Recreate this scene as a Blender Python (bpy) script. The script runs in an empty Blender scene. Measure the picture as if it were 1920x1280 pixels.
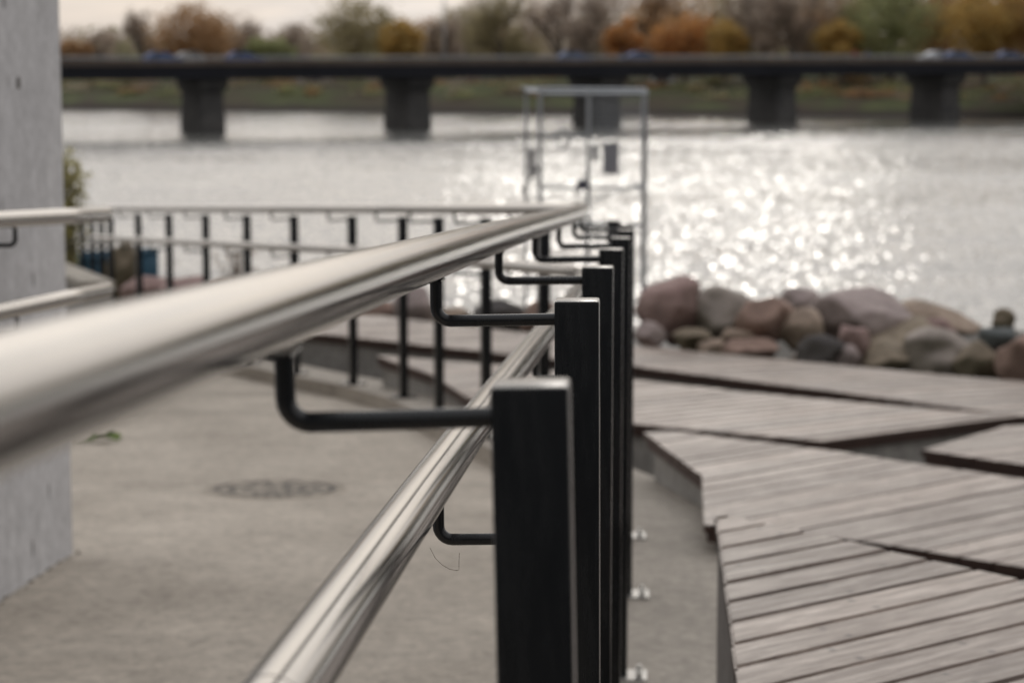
import bpy, bmesh, math, random
from mathutils import Vector, Matrix, noise
R = math.radians
CAM_H = 9.5                      # camera height above the river (river surface is z = 0)
scene = bpy.context.scene
COL = scene.collection
random.seed(11)

def H(drop):                     # height of something "drop" metres below eye level
    return CAM_H - drop

# ------------------------------------------------------------------ helpers
def tag(o, label=None, cat=None, group=None, kind=None):
    if label: o['label'] = label
    if cat: o['category'] = cat
    if group: o['group'] = group
    if kind: o['kind'] = kind
    return o

def thing(name, label, cat, loc=(0, 0, 0), rz=0.0, group=None):
    o = bpy.data.objects.new(name, None)
    o.empty_display_size = 0.2
    COL.objects.link(o)
    o.location = loc
    o.rotation_euler = (0, 0, rz)
    return tag(o, label, cat, group)

def obj(name, bm, mat, parent=None, smooth=False, sharp=None):
    me = bpy.data.meshes.new(name)
    bmesh.ops.recalc_face_normals(bm, faces=bm.faces)
    bm.to_mesh(me)
    bm.free()
    mats = mat if isinstance(mat, (list, tuple)) else [mat]
    for m in mats:
        me.materials.append(m)
    if smooth:
        for p in me.polygons:
            p.use_smooth = True
        if sharp:
            me.set_sharp_from_angle(angle=R(sharp))
    o = bpy.data.objects.new(name, me)
    COL.objects.link(o)
    if parent is not None:
        o.parent = parent
    return o

def copy_tree(o, parent=None):
    c = o.copy()
    COL.objects.link(c)
    c.parent = parent
    for ch in list(o.children):
        copy_tree(ch, c)
    return c

def box(bm, c, s, rz=0.0, bev=0.0, rot=None):
    M = Matrix.Translation(c) @ (rot if rot is not None else Matrix.Rotation(rz, 4, 'Z')) @ Matrix.Diagonal((s[0], s[1], s[2], 1))
    r = bmesh.ops.create_cube(bm, size=1.0, matrix=M)
    if bev > 0:
        es = list({e for v in r['verts'] for e in v.link_edges})
        bmesh.ops.bevel(bm, geom=es, offset=bev, segments=2, affect='EDGES', profile=0.6)

def tube(bm, pts, r, n=12, caps=True, radii=None, close=False):
    pts = [Vector(p) for p in pts]
    rings = []
    ref = None
    for i, p in enumerate(pts):
        if i == 0: d = pts[1] - pts[0]
        elif i == len(pts) - 1: d = pts[-1] - pts[-2]
        else: d = (pts[i + 1] - p).normalized() + (p - pts[i - 1]).normalized()
        d.normalize()
        if ref is None:
            ref = Vector((0, 0, 1)) if abs(d.z) < 0.9 else Vector((1, 0, 0))
        u = ref - d * ref.dot(d)
        if u.length < 1e-4:
            u = d.orthogonal()
        u.normalize()
        ref = u
        v = d.cross(u)
        rr = radii[i] if radii else r
        rings.append([bm.verts.new(p + (u * math.cos(2 * math.pi * k / n) + v * math.sin(2 * math.pi * k / n)) * rr) for k in range(n)])
    for a, b in zip(rings[:-1], rings[1:]):
        for k in range(n):
            bm.faces.new((a[k], a[(k + 1) % n], b[(k + 1) % n], b[k]))
    if caps:
        bm.faces.new(rings[0][::-1])
        bm.faces.new(rings[-1])
    return rings

def prism(bm, poly, z0, z1):
    """vertical prism over plan polygon; z0/z1 number or function(x,y)"""
    f0 = z0 if callable(z0) else (lambda x, y: z0)
    f1 = z1 if callable(z1) else (lambda x, y: z1)
    lo = [bm.verts.new((x, y, f0(x, y))) for x, y in poly]
    hi = [bm.verts.new((x, y, f1(x, y))) for x, y in poly]
    bm.faces.new(hi)
    bm.faces.new(lo[::-1])
    n = len(poly)
    for i in range(n):
        j = (i + 1) % n
        bm.faces.new((lo[i], lo[j], hi[j], hi[i]))

def lin(tab, t):
    if t <= tab[0][0]:
        (a, va), (b, vb) = tab[0], tab[1]
    elif t >= tab[-1][0]:
        (a, va), (b, vb) = tab[-2], tab[-1]
    else:
        for (a, va), (b, vb) in zip(tab[:-1], tab[1:]):
            if a <= t <= b: break
    return va + (vb - va) * (t - a) / (b - a)

# ------------------------------------------------------------------ node helpers
class N:
    def __init__(s, mat):
        s.t = mat.node_tree
        s.L = s.t.links
    def n(s, typ, **kw):
        nd = s.t.nodes.new(typ)
        for k, v in kw.items():
            if k.startswith('_'):
                setattr(nd, k[1:], v)
        return nd
    def link(s, a, b):
        s.L.new(a, b)
    def coord(s, which='Object'):
        return s.n('ShaderNodeTexCoord').outputs[which]
    def mapping(s, vec, scale=(1, 1, 1), rot=(0, 0, 0), loc=(0, 0, 0)):
        m = s.n('ShaderNodeMapping')
        s.link(vec, m.inputs[0])
        m.inputs['Scale'].default_value = scale
        m.inputs['Rotation'].default_value = rot
        m.inputs['Location'].default_value = loc
        return m.outputs[0]
    def noise(s, vec, scale, detail=4, rough=0.6, dist=0.0):
        m = s.n('ShaderNodeTexNoise')
        s.link(vec, m.inputs['Vector'])
        m.inputs['Scale'].default_value = scale
        m.inputs['Detail'].default_value = detail
        m.inputs['Roughness'].default_value = rough
        m.inputs['Distortion'].default_value = dist
        return m.outputs['Fac']
    def ramp(s, fac, stops):
        m = s.n('ShaderNodeValToRGB')
        s.link(fac, m.inputs[0])
        e = m.color_ramp.elements
        while len(e) < len(stops):
            e.new(0.5)
        for el, (p, c) in zip(e, stops):
            el.position = p
            el.color = (c[0], c[1], c[2], 1) if isinstance(c, (tuple, list)) else (c, c, c, 1)
        return m.outputs[0]
    def mix(s, fac, a, b, mode='MIX'):
        m = s.n('ShaderNodeMix', _data_type='RGBA', _blend_type=mode)
        for sock, v in ((m.inputs[0], fac), (m.inputs[6], a), (m.inputs[7], b)):
            if isinstance(v, (int, float)):
                sock.default_value = v
            elif isinstance(v, (tuple, list)):
                sock.default_value = (v[0], v[1], v[2], 1)
            else:
                s.link(v, sock)
        return m.outputs[2]
    def math(s, op, a, b=0.0, c=None):
        m = s.n('ShaderNodeMath', _operation=op)
        for i, v in enumerate((a, b, c)):
            if v is None: continue
            if isinstance(v, (int, float)): m.inputs[i].default_value = v
            else: s.link(v, m.inputs[i])
        return m.outputs[0]
    def bump(s, h, strength, dist=0.01, normal=None):
        m = s.n('ShaderNodeBump')
        s.link(h, m.inputs['Height'])
        m.inputs['Strength'].default_value = strength
        m.inputs['Distance'].default_value = dist
        if normal is not None: s.link(normal, m.inputs['Normal'])
        return m.outputs[0]

def mat(name, col=(0.5, 0.5, 0.5), rough=0.7, metal=0.0, spec=0.5):
    m = bpy.data.materials.new(name)
    m.use_nodes = True
    b = m.node_tree.nodes['Principled BSDF']
    b.inputs['Base Color'].default_value = (*col, 1)
    b.inputs['Roughness'].default_value = rough
    b.inputs['Metallic'].default_value = metal
    b.inputs['Specular IOR Level'].default_value = spec
    return m, N(m), b

def concrete(name, c0, c1, spots=0.0, rough=0.85, scale=1.0, streak=False, grain=1.0):
    m, t, b = mat(name, c0, rough)
    co = t.coord()
    big = t.noise(t.mapping(co, (1, 1, .35) if streak else (1, 1, 1)), 1.3 * scale, 6, 0.62, .3)
    col = t.ramp(big, [(0.3, c0), (0.7, c1)])
    mid = t.noise(co, 9 * scale, 5, 0.7)
    col = t.mix(0.55, col, t.ramp(mid, [(0.25, .55), (0.75, 1.0)]), 'MULTIPLY')
    m2 = t.noise(co, 24, 6, 0.8)
    col = t.mix(0.6 * grain, col, t.ramp(m2, [(0.33, .42), (0.62, 1.22)]), 'MULTIPLY')
    fine = t.noise(co, 150, 3, 0.8)
    col = t.mix(0.5 * grain, col, t.ramp(fine, [(0.25, .45), (0.65, 1.1)]), 'MULTIPLY')
    h = t.math('ADD', t.math('MULTIPLY', mid, .6), t.math('MULTIPLY', fine, .3))
    if spots:
        v = t.n('ShaderNodeTexVoronoi')
        t.link(t.mapping(co, (1, 1, .45) if streak else (1, 1, 1)), v.inputs['Vector'])
        v.inputs['Scale'].default_value = 7
        sp = t.ramp(v.outputs['Distance'], [(0.06, 1.0), (0.13, 0.0)])
        gate = t.ramp(t.noise(co, 3.1, 2), [(0.45, 0.0), (0.55, 1.0)])
        f = t.math('MULTIPLY', t.math('MULTIPLY', sp, gate), spots)
        col = t.mix(f, col, (0.09, 0.088, 0.09))
        h = t.math('SUBTRACT', h, t.math('MULTIPLY', f, 1.5))
    t.link(col, b.inputs['Base Color'])
    t.link(t.bump(h, 0.5, 0.006), b.inputs['Normal'])
    return m

# ------------------------------------------------------------------ materials
M_floor = concrete('ramp_concrete', (0.47, 0.41, 0.34), (0.70, 0.62, 0.525), 0.0, 0.8)
_t = N(M_floor); _b = M_floor.node_tree.nodes['Principled BSDF']
_src = _b.inputs['Base Color'].links[0].from_socket
_co = _t.coord()
_st = _t.noise(_t.mapping(_co, (.5, 2.6, 1)), 1.1, 6, .65, .6)          # faint brush-finish banding and stains
_c2 = _t.mix(.4, _src, _t.ramp(_st, [(.3, .66), (.7, 1.12)]), 'MULTIPLY')
_wav = _t.noise(_t.mapping(_co, (1.2, 34, 1)), 1.4, 3, .6)
_c2 = _t.mix(.2, _c2, _t.ramp(_wav, [(.3, .72), (.7, 1.1)]), 'MULTIPLY')
_t.link(_c2, _b.inputs['Base Color'])
M_curb = concrete('kerb_concrete', (0.38, 0.345, 0.295), (0.50, 0.455, 0.39), 0.2, 0.85)
M_strip = concrete('strip_concrete', (0.37, 0.33, 0.28), (0.52, 0.465, 0.40), 0.15, 0.8)
M_wall = concrete('wall_concrete', (0.66, 0.66, 0.685), (0.82, 0.82, 0.84), 0.75, 0.9, streak=True, grain=.6)
_t = N(M_wall); _b = M_wall.node_tree.nodes['Principled BSDF']
_src = _b.inputs['Base Color'].links[0].from_socket
_co = _t.coord()
_dr = _t.noise(_t.mapping(_co, (9, 9, .5)), 1.6, 5, .65)              # rain streaks
_c2 = _t.mix(.22, _src, _t.ramp(_dr, [(.32, .62), (.6, 1.08)]), 'MULTIPLY')
_sz = _t.n('ShaderNodeSeparateXYZ'); _t.link(_co, _sz.inputs[0])
_nz = _t.math('ADD', _sz.outputs[2], _t.math('MULTIPLY', _t.noise(_co, 6, 4), .25))
_c2 = _t.mix(1.0, _c2, _t.ramp(_t.math('ADD', _nz, .5), [(.30, (.70, .67, .63)), (.62, (1, 1, 1))]), 'MULTIPLY')   # damp, dirty foot
_t.link(_c2, _b.inputs['Base Color'])
M_pale = concrete('pale_concrete', (0.34, 0.325, 0.305), (0.46, 0.445, 0.42), 0.2, 0.9)
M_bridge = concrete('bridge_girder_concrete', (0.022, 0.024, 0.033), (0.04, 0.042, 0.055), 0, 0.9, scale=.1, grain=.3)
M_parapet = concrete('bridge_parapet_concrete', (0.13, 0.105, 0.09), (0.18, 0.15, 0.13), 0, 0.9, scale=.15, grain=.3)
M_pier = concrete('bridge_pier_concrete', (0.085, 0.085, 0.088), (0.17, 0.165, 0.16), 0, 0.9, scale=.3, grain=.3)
M_asph = concrete('asphalt', (0.045, 0.045, 0.047), (0.065, 0.064, 0.064), 0, 0.9)

def black_paint():
    m, t, b = mat('black_powder_coat', (0.003, 0.0045, 0.0065), 0.2, 0, 0.55)
    co = t.coord()
    f = t.noise(co, 900, 2, .6)
    t.link(t.bump(f, .12, .001), b.inputs['Normal'])
    d = t.noise(t.mapping(co, (1, 1, .15)), 60, 4, .7)
    t.link(t.ramp(d, [(.35, .19), (.7, .31)]), b.inputs['Roughness'])
    t.link(t.mix(t.ramp(d, [(.50, 0.0), (.85, .8)]), (0.003, 0.0045, 0.0065), (0.014, 0.016, 0.018)), b.inputs['Base Color'])
    return m
M_black = black_paint()

def steel(name, col=(0.375, 0.362, 0.345), rough=0.135):
    m, t, b = mat(name, col, rough, 1.0)
    uv = t.coord('UV')
    s = t.noise(t.mapping(uv, (3, 500, 1)), 1.0, 3, .6)
    t.link(t.ramp(s, [(.3, rough - .05), (.7, rough + .07)]), b.inputs['Roughness'])
    t.link(t.bump(s, .012, .001), b.inputs['Normal'])
    d = t.noise(t.coord(), 14, 4, .6)
    t.link(t.mix(t.ramp(d, [(.4, 0.0), (.75, .35)]), col, tuple(c * .8 for c in col)), b.inputs['Base Color'])
    return m
M_steel = steel('brushed_stainless_steel')
M_zinc, _, _ = mat('bright_zinc', (0.55, 0.55, 0.54), 0.35, 1.0)
M_plate, _, _b = mat('pale_plate', (0.5, 0.49, 0.47), 0.45, 0.9)
M_galv, _t, _b = mat('galvanised_steel', (0.42, 0.44, 0.46), 0.5, 0.35)
_t.link(_t.ramp(_t.noise(_t.coord(), 30, 3), [(.3, (.36, .385, .41)), (.7, (.50, .52, .54))]), _b.inputs['Base Color'])
M_iron, _t, _b = mat('cast_iron', (0.085, 0.08, 0.078), 0.8, 0.0, 0.2)
_t.link(_t.ramp(_t.noise(_t.coord(), 40, 4), [(.3, (.09, .085, .08)), (.7, (.19, .175, .16))]), _b.inputs['Base Color'])

def wood(name, c0, c1):
    m, t, b = mat(name, c0, 0.5, 0, 0.5)
    uv = t.coord('UV')
    sep = t.n('ShaderNodeSeparateXYZ'); t.link(uv, sep.inputs[0])
    idx = t.math('FLOOR', sep.outputs[1])
    wn = t.n('ShaderNodeTexWhiteNoise', _noise_dimensions='1D'); t.link(idx, wn.inputs['W'])
    grain = t.noise(t.mapping(uv, (1.5, 2.0, 1)), 2.6, 6, .72, .6)
    fineg = t.noise(t.mapping(uv, (3, 12, 1)), 2.0, 4, .7, .2)
    col = t.ramp(grain, [(0.28, tuple(c * .55 for c in c0)), (0.48, c0), (0.70, c1)])
    col = t.mix(.5, col, t.ramp(fineg, [(.3, .5), (.7, 1.25)]), 'MULTIPLY')
    col = t.mix(1.0, col, t.ramp(wn.outputs['Value'], [(0.0, (.62, .60, .585)), (.5, (.92, .90, .88)), (1.0, (1.2, 1.19, 1.17))]), 'MULTIPLY')
    # iron-stained screw heads, two to a joist
    fr = t.math('FRACT', sep.outputs[1]); uu = t.math('FRACT', t.math('DIVIDE', sep.outputs[0], .6))
    dx = t.math('MULTIPLY', t.math('SUBTRACT', uu, .5), .6)
    dy = t.math('MULTIPLY', t.math('SUBTRACT', t.math('ABSOLUTE', t.math('SUBTRACT', fr, .5)), .26), .121)
    ds = t.math('SQRT', t.math('ADD', t.math('MULTIPLY', dx, dx), t.math('MULTIPLY', dy, dy)))
    col = t.mix(t.ramp(ds, [(.0045, .85), (.010, 0.0)]), col, (.05, .04, .035))
    v = t.n('ShaderNodeTexVoronoi')
    t.link(t.mapping(uv, (1.6, 6.0, 1)), v.inputs['Vector'])
    v.inputs['Scale'].default_value = 1.0
    kn = t.ramp(v.outputs['Distance'], [(.05, 1.0), (.16, 0.0)])
    col = t.mix(t.math('MULTIPLY', kn, .7), col, (0.06, 0.042, 0.03))
    t.link(col, b.inputs['Base Color'])
    wet = t.noise(t.coord(), 1.7, 4, .6)
    t.link(t.math('ADD', t.math('ADD', t.ramp(grain, [(.3, .60), (.7, .30)]), t.math('MULTIPLY', t.math('SUBTRACT', wn2.outputs['Value'], .5), .16)) if False else t.ramp(grain, [(.3, .60), (.7, .28)]), t.math('MULTIPLY', t.math('SUBTRACT', wet, .5), .5)), b.inputs['Roughness'])
    b.inputs['Specular IOR Level'].default_value = .5
    b.inputs['Coat Weight'].default_value = .24
    b.inputs['Coat Roughness'].default_value = .3
    wn2 = t.n('ShaderNodeTexWhiteNoise', _noise_dimensions='1D'); t.link(t.math('ADD', idx, 17.3), wn2.inputs['W'])
    hh = t.math('ADD', t.math('MULTIPLY', grain, .7), t.math('MULTIPLY', fineg, .4))
    t.link(t.bump(hh, 1.0, .010), b.inputs['Normal'])
    return m
M_wood = wood('weathered_deck_boards', (0.34, 0.272, 0.235), (0.62, 0.53, 0.475))
M_fascia, _t, _b = mat('dark_brown_fascia', (0.05, 0.026, 0.02), 0.6)
_t.link(_t.ramp(_t.noise(_t.mapping(_t.coord(), (1, 1, 12)), 5, 5, .7), [(.3, (.032, .017, .014)), (.7, (.085, .045, .034))]), _b.inputs['Base Color'])

def rock_mat(name, a, bcol, side_tint=0.0):
    m, t, b = mat(name, a, 0.85)
    co = t.coord()
    n1 = t.noise(co, 4.5, 6, .65, .5)
    col = t.ramp(n1, [(.3, tuple(c * .6 for c in a)), (.5, a), (.72, bcol)])
    n2 = t.noise(co, 45, 4, .7)
    col = t.mix(.5, col, t.ramp(n2, [(.3, .6), (.7, 1.15)]), 'MULTIPLY')
    if side_tint:
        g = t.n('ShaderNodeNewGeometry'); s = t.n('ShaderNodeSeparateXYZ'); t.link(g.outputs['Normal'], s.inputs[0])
        low = t.ramp(s.outputs[2], [(.30, 1.0), (.62, 0.0)])  # dark olive-brown on steep and downward faces
        col = t.mix(t.math('MULTIPLY', low, side_tint), col, (0.055, 0.05, 0.022))
    t.link(col, b.inputs['Base Color'])
    t.link(t.bump(t.math('ADD', n1, t.math('MULTIPLY', n2, .25)), .7, .03), b.inputs['Normal'])
    return m
RM = {
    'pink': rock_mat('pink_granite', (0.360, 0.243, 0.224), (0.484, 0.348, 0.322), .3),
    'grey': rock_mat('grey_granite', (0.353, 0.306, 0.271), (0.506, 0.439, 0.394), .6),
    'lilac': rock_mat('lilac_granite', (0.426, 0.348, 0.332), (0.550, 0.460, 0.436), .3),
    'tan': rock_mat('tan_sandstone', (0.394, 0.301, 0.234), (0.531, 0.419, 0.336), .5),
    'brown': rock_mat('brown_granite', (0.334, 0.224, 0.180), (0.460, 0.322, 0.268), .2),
    'olive': rock_mat('olive_stone', (0.264, 0.213, 0.153), (0.398, 0.323, 0.243), .7),
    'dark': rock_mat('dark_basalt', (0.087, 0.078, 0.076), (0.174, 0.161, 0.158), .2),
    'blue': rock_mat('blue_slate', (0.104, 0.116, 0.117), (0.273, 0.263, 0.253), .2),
}
M_ground, _t, _b = mat('shore_gravel', (0.16, 0.15, 0.135), 0.95)
_co = _t.coord()
_c = _t.ramp(_t.noise(_co, 2.2, 6, .65), [(.3, (.05, .046, .04)), (.55, (.09, .083, .074)), (.75, (.14, .13, .115))])
_c = _t.mix(.6, _c, _t.ramp(_t.noise(_co, 50, 4, .8), [(.3, .5), (.7, 1.2)]), 'MULTIPLY')
_t.link(_c, _b.inputs['Base Color'])

def bank_mat():
    m, t, b = mat('far_bank_turf', (0.08, 0.08, 0.04), 0.95)
    co = t.coord()
    n = t.noise(co, .09, 7, .65, .4)
    c = t.ramp(n, [(.30, (.045, .036, .026)), (.43, (.075, .058, .036)), (.53, (.07, .08, .032)), (.66, (.12, .13, .05)), (.8, (.11, .08, .05))])
    c = t.mix(.5, c, t.ramp(t.noise(co, .8, 5, .7), [(.3, .55), (.7, 1.2)]), 'MULTIPLY')
    g = t.n('ShaderNodeSeparateXYZ'); t.link(co, g.inputs[0])
    low = t.ramp(t.math('MULTIPLY', g.outputs[2], .8), [(.35, 1.0), (.95, 0.0)])
    c = t.mix(low, c, (0.034, 0.024, 0.02))
    t.link(c, b.inputs['Base Color'])
    return m
M_bank = bank_mat()

def leaf_mat(name, cols, rough=.7):
    m, t, b = mat(name, cols[0], rough, 0, .3)
    g = t.n('ShaderNodeNewGeometry')
    c = t.ramp(g.outputs['Random Per Island'], [(i / max(1, len(cols) - 1), c) for i, c in enumerate(cols)])
    n = t.noise(t.coord(), .35, 3, .6)
    c = t.mix(.8, c, t.ramp(n, [(.35, .72), (.65, 1.15)]), 'MULTIPLY')
    t.link(c, b.inputs['Base Color'])
    tr = t.n('ShaderNodeBsdfTranslucent'); t.link(c, tr.inputs[0])
    mx = t.n('ShaderNodeMixShader'); mx.inputs[0].default_value = .62
    out = [n_ for n_ in m.node_tree.nodes if n_.type == 'OUTPUT_MATERIAL'][0]
    t.link(b.outputs[0], mx.inputs[1]); t.link(tr.outputs[0], mx.inputs[2]); t.link(mx.outputs[0], out.inputs[0])
    return m
LM = {
    'orange': leaf_mat('orange_leaves', [(.50, .34, .21), (0.634, 0.330, 0.127), (0.722, 0.384, 0.130), (0.514, 0.294, 0.142)]),
    'rust': leaf_mat('rust_leaves', [(0.504, 0.335, 0.200), (0.594, 0.374, 0.189), (0.416, 0.298, 0.196)]),
    'gold': leaf_mat('gold_leaves', [(0.651, 0.449, 0.161), (0.533, 0.398, 0.161), (0.711, 0.475, 0.153)]),
    'olive': leaf_mat('olive_leaves', [(0.435, 0.385, 0.233), (0.506, 0.438, 0.252), (0.367, 0.316, 0.215)]),
    'green': leaf_mat('green_leaves', [(0.389, 0.406, 0.220), (0.458, 0.475, 0.238), (0.334, 0.351, 0.199)]),
    'dull': leaf_mat('dull_brown_leaves', [(0.486, 0.402, 0.334), (0.542, 0.441, 0.356), (0.417, 0.350, 0.299)]),
    'shrub': leaf_mat('yellow_green_shrub_leaves', [(0.451, 0.417, 0.198), (0.521, 0.471, 0.217), (0.367, 0.350, 0.181)]),
    'dry': leaf_mat('dry_stalks', [(0.412, 0.311, 0.226), (0.343, 0.259, 0.191), (0.449, 0.364, 0.279)]),
}
M_bark, _t, _b = mat('bark', (0.085, 0.07, 0.06), 0.9)
_t.link(_t.ramp(_t.noise(_t.mapping(_t.coord(), (1, 1, .2)), 6, 4), [(.3, (.13, .11, .10)), (.7, (.22, .19, .17))]), _b.inputs['Base Color'])

def water_mat():
    m, t, b = mat('river_surface', (0.19, 0.19, 0.18), 0.09, 0, 0.5)
    b.inputs['IOR'].default_value = 1.4
    co = t.coord()
    out = t.n('ShaderNodeNewGeometry')
    def vec(op, a, c=None, s=None):
        nd = t.n('ShaderNodeVectorMath', _operation=op)
        t.link(a, nd.inputs[0])
        if c is not None:
            if isinstance(c, tuple): nd.inputs[1].default_value = c
            else: t.link(c, nd.inputs[1])
        if s is not None:
            if isinstance(s, (int, float)): nd.inputs['Scale'].default_value = s
            else: t.link(s, nd.inputs['Scale'])
        return nd.outputs[0]
    # small wave facets, each with its own tilt, plus smoother swell
    v = t.n('ShaderNodeTexVoronoi'); t.link(t.mapping(co, (WCX, WCY, 1)), v.inputs['Vector']); v.inputs['Scale'].default_value = 1
    f = vec('SUBTRACT', v.outputs['Color'], (.5, .5, .5))
    n1 = t.n('ShaderNodeTexNoise'); t.link(t.mapping(co, (.5, .16, 1)), n1.inputs['Vector']); n1.inputs['Scale'].default_value = 1.4; n1.inputs['Detail'].default_value = 4; n1.inputs['Roughness'].default_value = .65
    g = vec('SUBTRACT', n1.outputs['Color'], (.5, .5, .5))
    patch = t.ramp(t.noise(t.mapping(co, (.02, .012, 1), loc=(3, 1, 0)), 1.0, 4, .6), [(.3, .55), (.7, 1.15)])   # calmer and rougher patches of wind
    f = vec('SCALE', vec('MULTIPLY', f, (WAX, WAY, 0)), None, patch)
    g = vec('MULTIPLY', g, (.12, .11, 0))
    n2 = t.noise(t.mapping(co, (.012, .10, 1), loc=(7, 2, 0)), 1.0, 5, .6)
    lane = t.n('ShaderNodeCombineXYZ'); t.link(t.math('MULTIPLY', t.math('SUBTRACT', n2, .5), .26), lane.inputs[1])   # long darker lanes across the river
    g = vec('ADD', g, lane.outputs[0])
    nrm = vec('ADD', vec('ADD', f, g), (0, -.085, 1))     # constant normal tilt towards the camera, added to brighten the far water's reflection
    nn = vec('NORMALIZE', nrm)
    t.link(nn, b.inputs['Normal'])
    return m
WCX, WCY, WAX, WAY = 7.0, 2.6, .48, .18
M_water = water_mat()

# ------------------------------------------------------------------ ramp profile (drops below eye level)
def rail_drop(y): return .0755 + .0615 * y if y < 9 else (.629 + .0698 * (y - 9) if y < 19.8 else 1.383 + .10 * (y - 19.8))
CURB = [(0, 1.30), (5.8, 1.635), (8, 1.735), (13.2, 2.035), (19.8, 2.49), (27, 3.2)]
def curb_drop(y): return lin(CURB, y)
def floor_drop(y): return curb_drop(y) + .09
POSTS = [(-.049, .35), (.012, 1.44), (.073, 2.53), (.137, 3.62), (.206, 4.71), (.278, 5.8), (.347, 6.9), (.402, 7.98), (.405, 9.05),
         (.142, 10.05), (-.127, 11.1), (-.393, 12.15), (-.636, 13.2), (-1.0, 14.2), (-1.45, 15.1), (-1.88, 16.1), (-2.30, 17.05),
         (-2.72, 18.0), (-3.11, 18.9), (-3.50, 19.8), (-3.77, 20.85), (-4.05, 21.9), (-4.35, 23.0), (-4.66, 24.1), (-4.95, 25.2), (-5.25, 26.3)]
PP = [(-.17, -1.8), (-.11, -.74)] + POSTS + [(-5.55, 27.4)]
def catmull(P, t):
    i = int(math.floor(t)); i = max(0, min(len(P) - 2, i)); u = t - i
    p0 = Vector(P[max(0, i - 1)]); p1 = Vector(P[i]); p2 = Vector(P[i + 1]); p3 = Vector(P[min(len(P) - 1, i + 2)])
    pos = .5 * ((2 * p1) + (-p0 + p2) * u + (2 * p0 - 5 * p1 + 4 * p2 - p3) * u * u + (-p0 + 3 * p1 - 3 * p2 + p3) * u ** 3)
    d = .5 * ((-p0 + p2) + 2 * (2 * p0 - 5 * p1 + 4 * p2 - p3) * u + 3 * (-p0 + 3 * p1 - 3 * p2 + p3) * u * u)
    return pos, d.normalized()
def fence_x(y):
    for a, b in zip(PP[:-1], PP[1:]):
        if a[1] <= y <= b[1]:
            return a[0] + (b[0] - a[0]) * (y - a[1]) / (b[1] - a[1])
    return PP[-1][0] if y > PP[-1][1] else PP[0][0]

# ------------------------------------------------------------------ setting: ramp floor, kerb, ground, water, far bank
def ribbon(name, ys, xl, xr, top, depth, m, kind='structure', uvs=False):
    bm = bmesh.new()
    rows = []
    for y in ys:
        a, b_ = xl(y), xr(y)
        z = H(top(y))
        zl = [z, z - depth]
        rows.append([bm.verts.new((a, y, zl[1])), bm.verts.new((a, y, z)), bm.verts.new((b_, y, z)), bm.verts.new((b_, y, zl[1]))])
    for r0, r1 in zip(rows[:-1], rows[1:]):
        for k in range(4):
            bm.faces.new((r0[k], r0[(k + 1) % 4], r1[(k + 1) % 4], r1[k]))
    bm.faces.new(rows[0]); bm.faces.new(rows[-1][::-1])
    o = obj(name, bm, m)
    if kind: o['kind'] = kind
    return o
ys = [-2 + .25 * i for i in range(int(29 / .25) + 1)]
def floor_left(y): return lin([(-2, -2.7), (8.2, -2.55), (12.9, -2.5), (17, -3.75), (20, -5.3), (25, -7.0)], y)
ribbon('ramp_floor', ys, floor_left, lambda y: fence_x(y) - .075, floor_drop, .5, M_floor)
def kerb_right(y): return fence_x(y) + lin([(-2, .46), (8.5, .42), (9.8, .36), (14, .34), (25, .34)], y)
ribbon('kerb', ys, lambda y: fence_x(y) - .085, kerb_right, curb_drop, .5, M_strip)

def ground_drop(x, y):
    d = lin([(-400, 2.3), (14, 2.32), (27, 3.35), (42, 9.75), (46, 10.6)], y)
    if x < 0 and y < 27: d += .0
    return d
bm = bmesh.new()
gx = [-500, -150, -60, -40, -25, -15, -10, -7, -5, -3, -2, -1, 0, 1, 2, 3, 4, 5, 6, 8, 10, 14, 20, 30, 45, 70, 200, 500]
gy = [-400, -120, -40, -15] + [-6 + i * 1.0 for i in range(20)] + [14 + i * .8 for i in range(41)]
gy = sorted(set(round(v, 3) for v in gy))
grid = [[bm.verts.new((x, y, H(ground_drop(x, y)) + (noise.noise((x * .7, y * .7, 0)) * .05 if y > 14 else 0))) for x in gx] for y in gy]
for a, b_ in zip(grid[:-1], grid[1:]):
    for i in range(len(gx) - 1):
        bm.faces.new((a[i], a[i + 1], b_[i + 1], b_[i]))
tag(obj('ground', bm, M_ground, smooth=True), kind='structure')

bm = bmesh.new()
q = [bm.verts.new(p) for p in ((-900, 36, 0), (900, 36, 0), (900, 700, 0), (-900, 700, 0))]
bm.faces.new(q)
tag(obj('river', bm, M_water), kind='structure')

# far bank: waterline runs from the left (far) to the right (nearer)
def shore_y(x): return 330 - .326 * x - (8 if x > 75 else 0) * min(1, (x - 75) / 10 if x > 75 else 0) + 2.2 * noise.noise((x * .05, 3.1, 0)) + .8 * noise.noise((x * .2, 1.1, 0))
bm = bmesh.new()
xs = [-420 + 6 * i for i in range(141)]
prof = [(-4, -1.0), (0, .12), (3, .9), (8, 2.0), (15, 3.4), (24, 4.4), (40, 5.0), (80, 5.4), (200, 7), (900, 10)]
rows = []
for d, z in prof:
    rows.append([bm.verts.new((x, shore_y(x) + d, z + (noise.noise((x * .06, d * .1, 5)) * min(1.2, d * .06) if d > 0 else 0))) for x in xs])
for a, b_ in zip(rows[:-1], rows[1:]):
    for i in range(len(xs) - 1):
        bm.faces.new((a[i], a[i + 1], b_[i + 1], b_[i]))
tag(obj('far_bank', bm, M_bank, smooth=True), kind='structure')
def bank_z(x, y):
    return lin(prof, y - shore_y(x))

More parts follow.
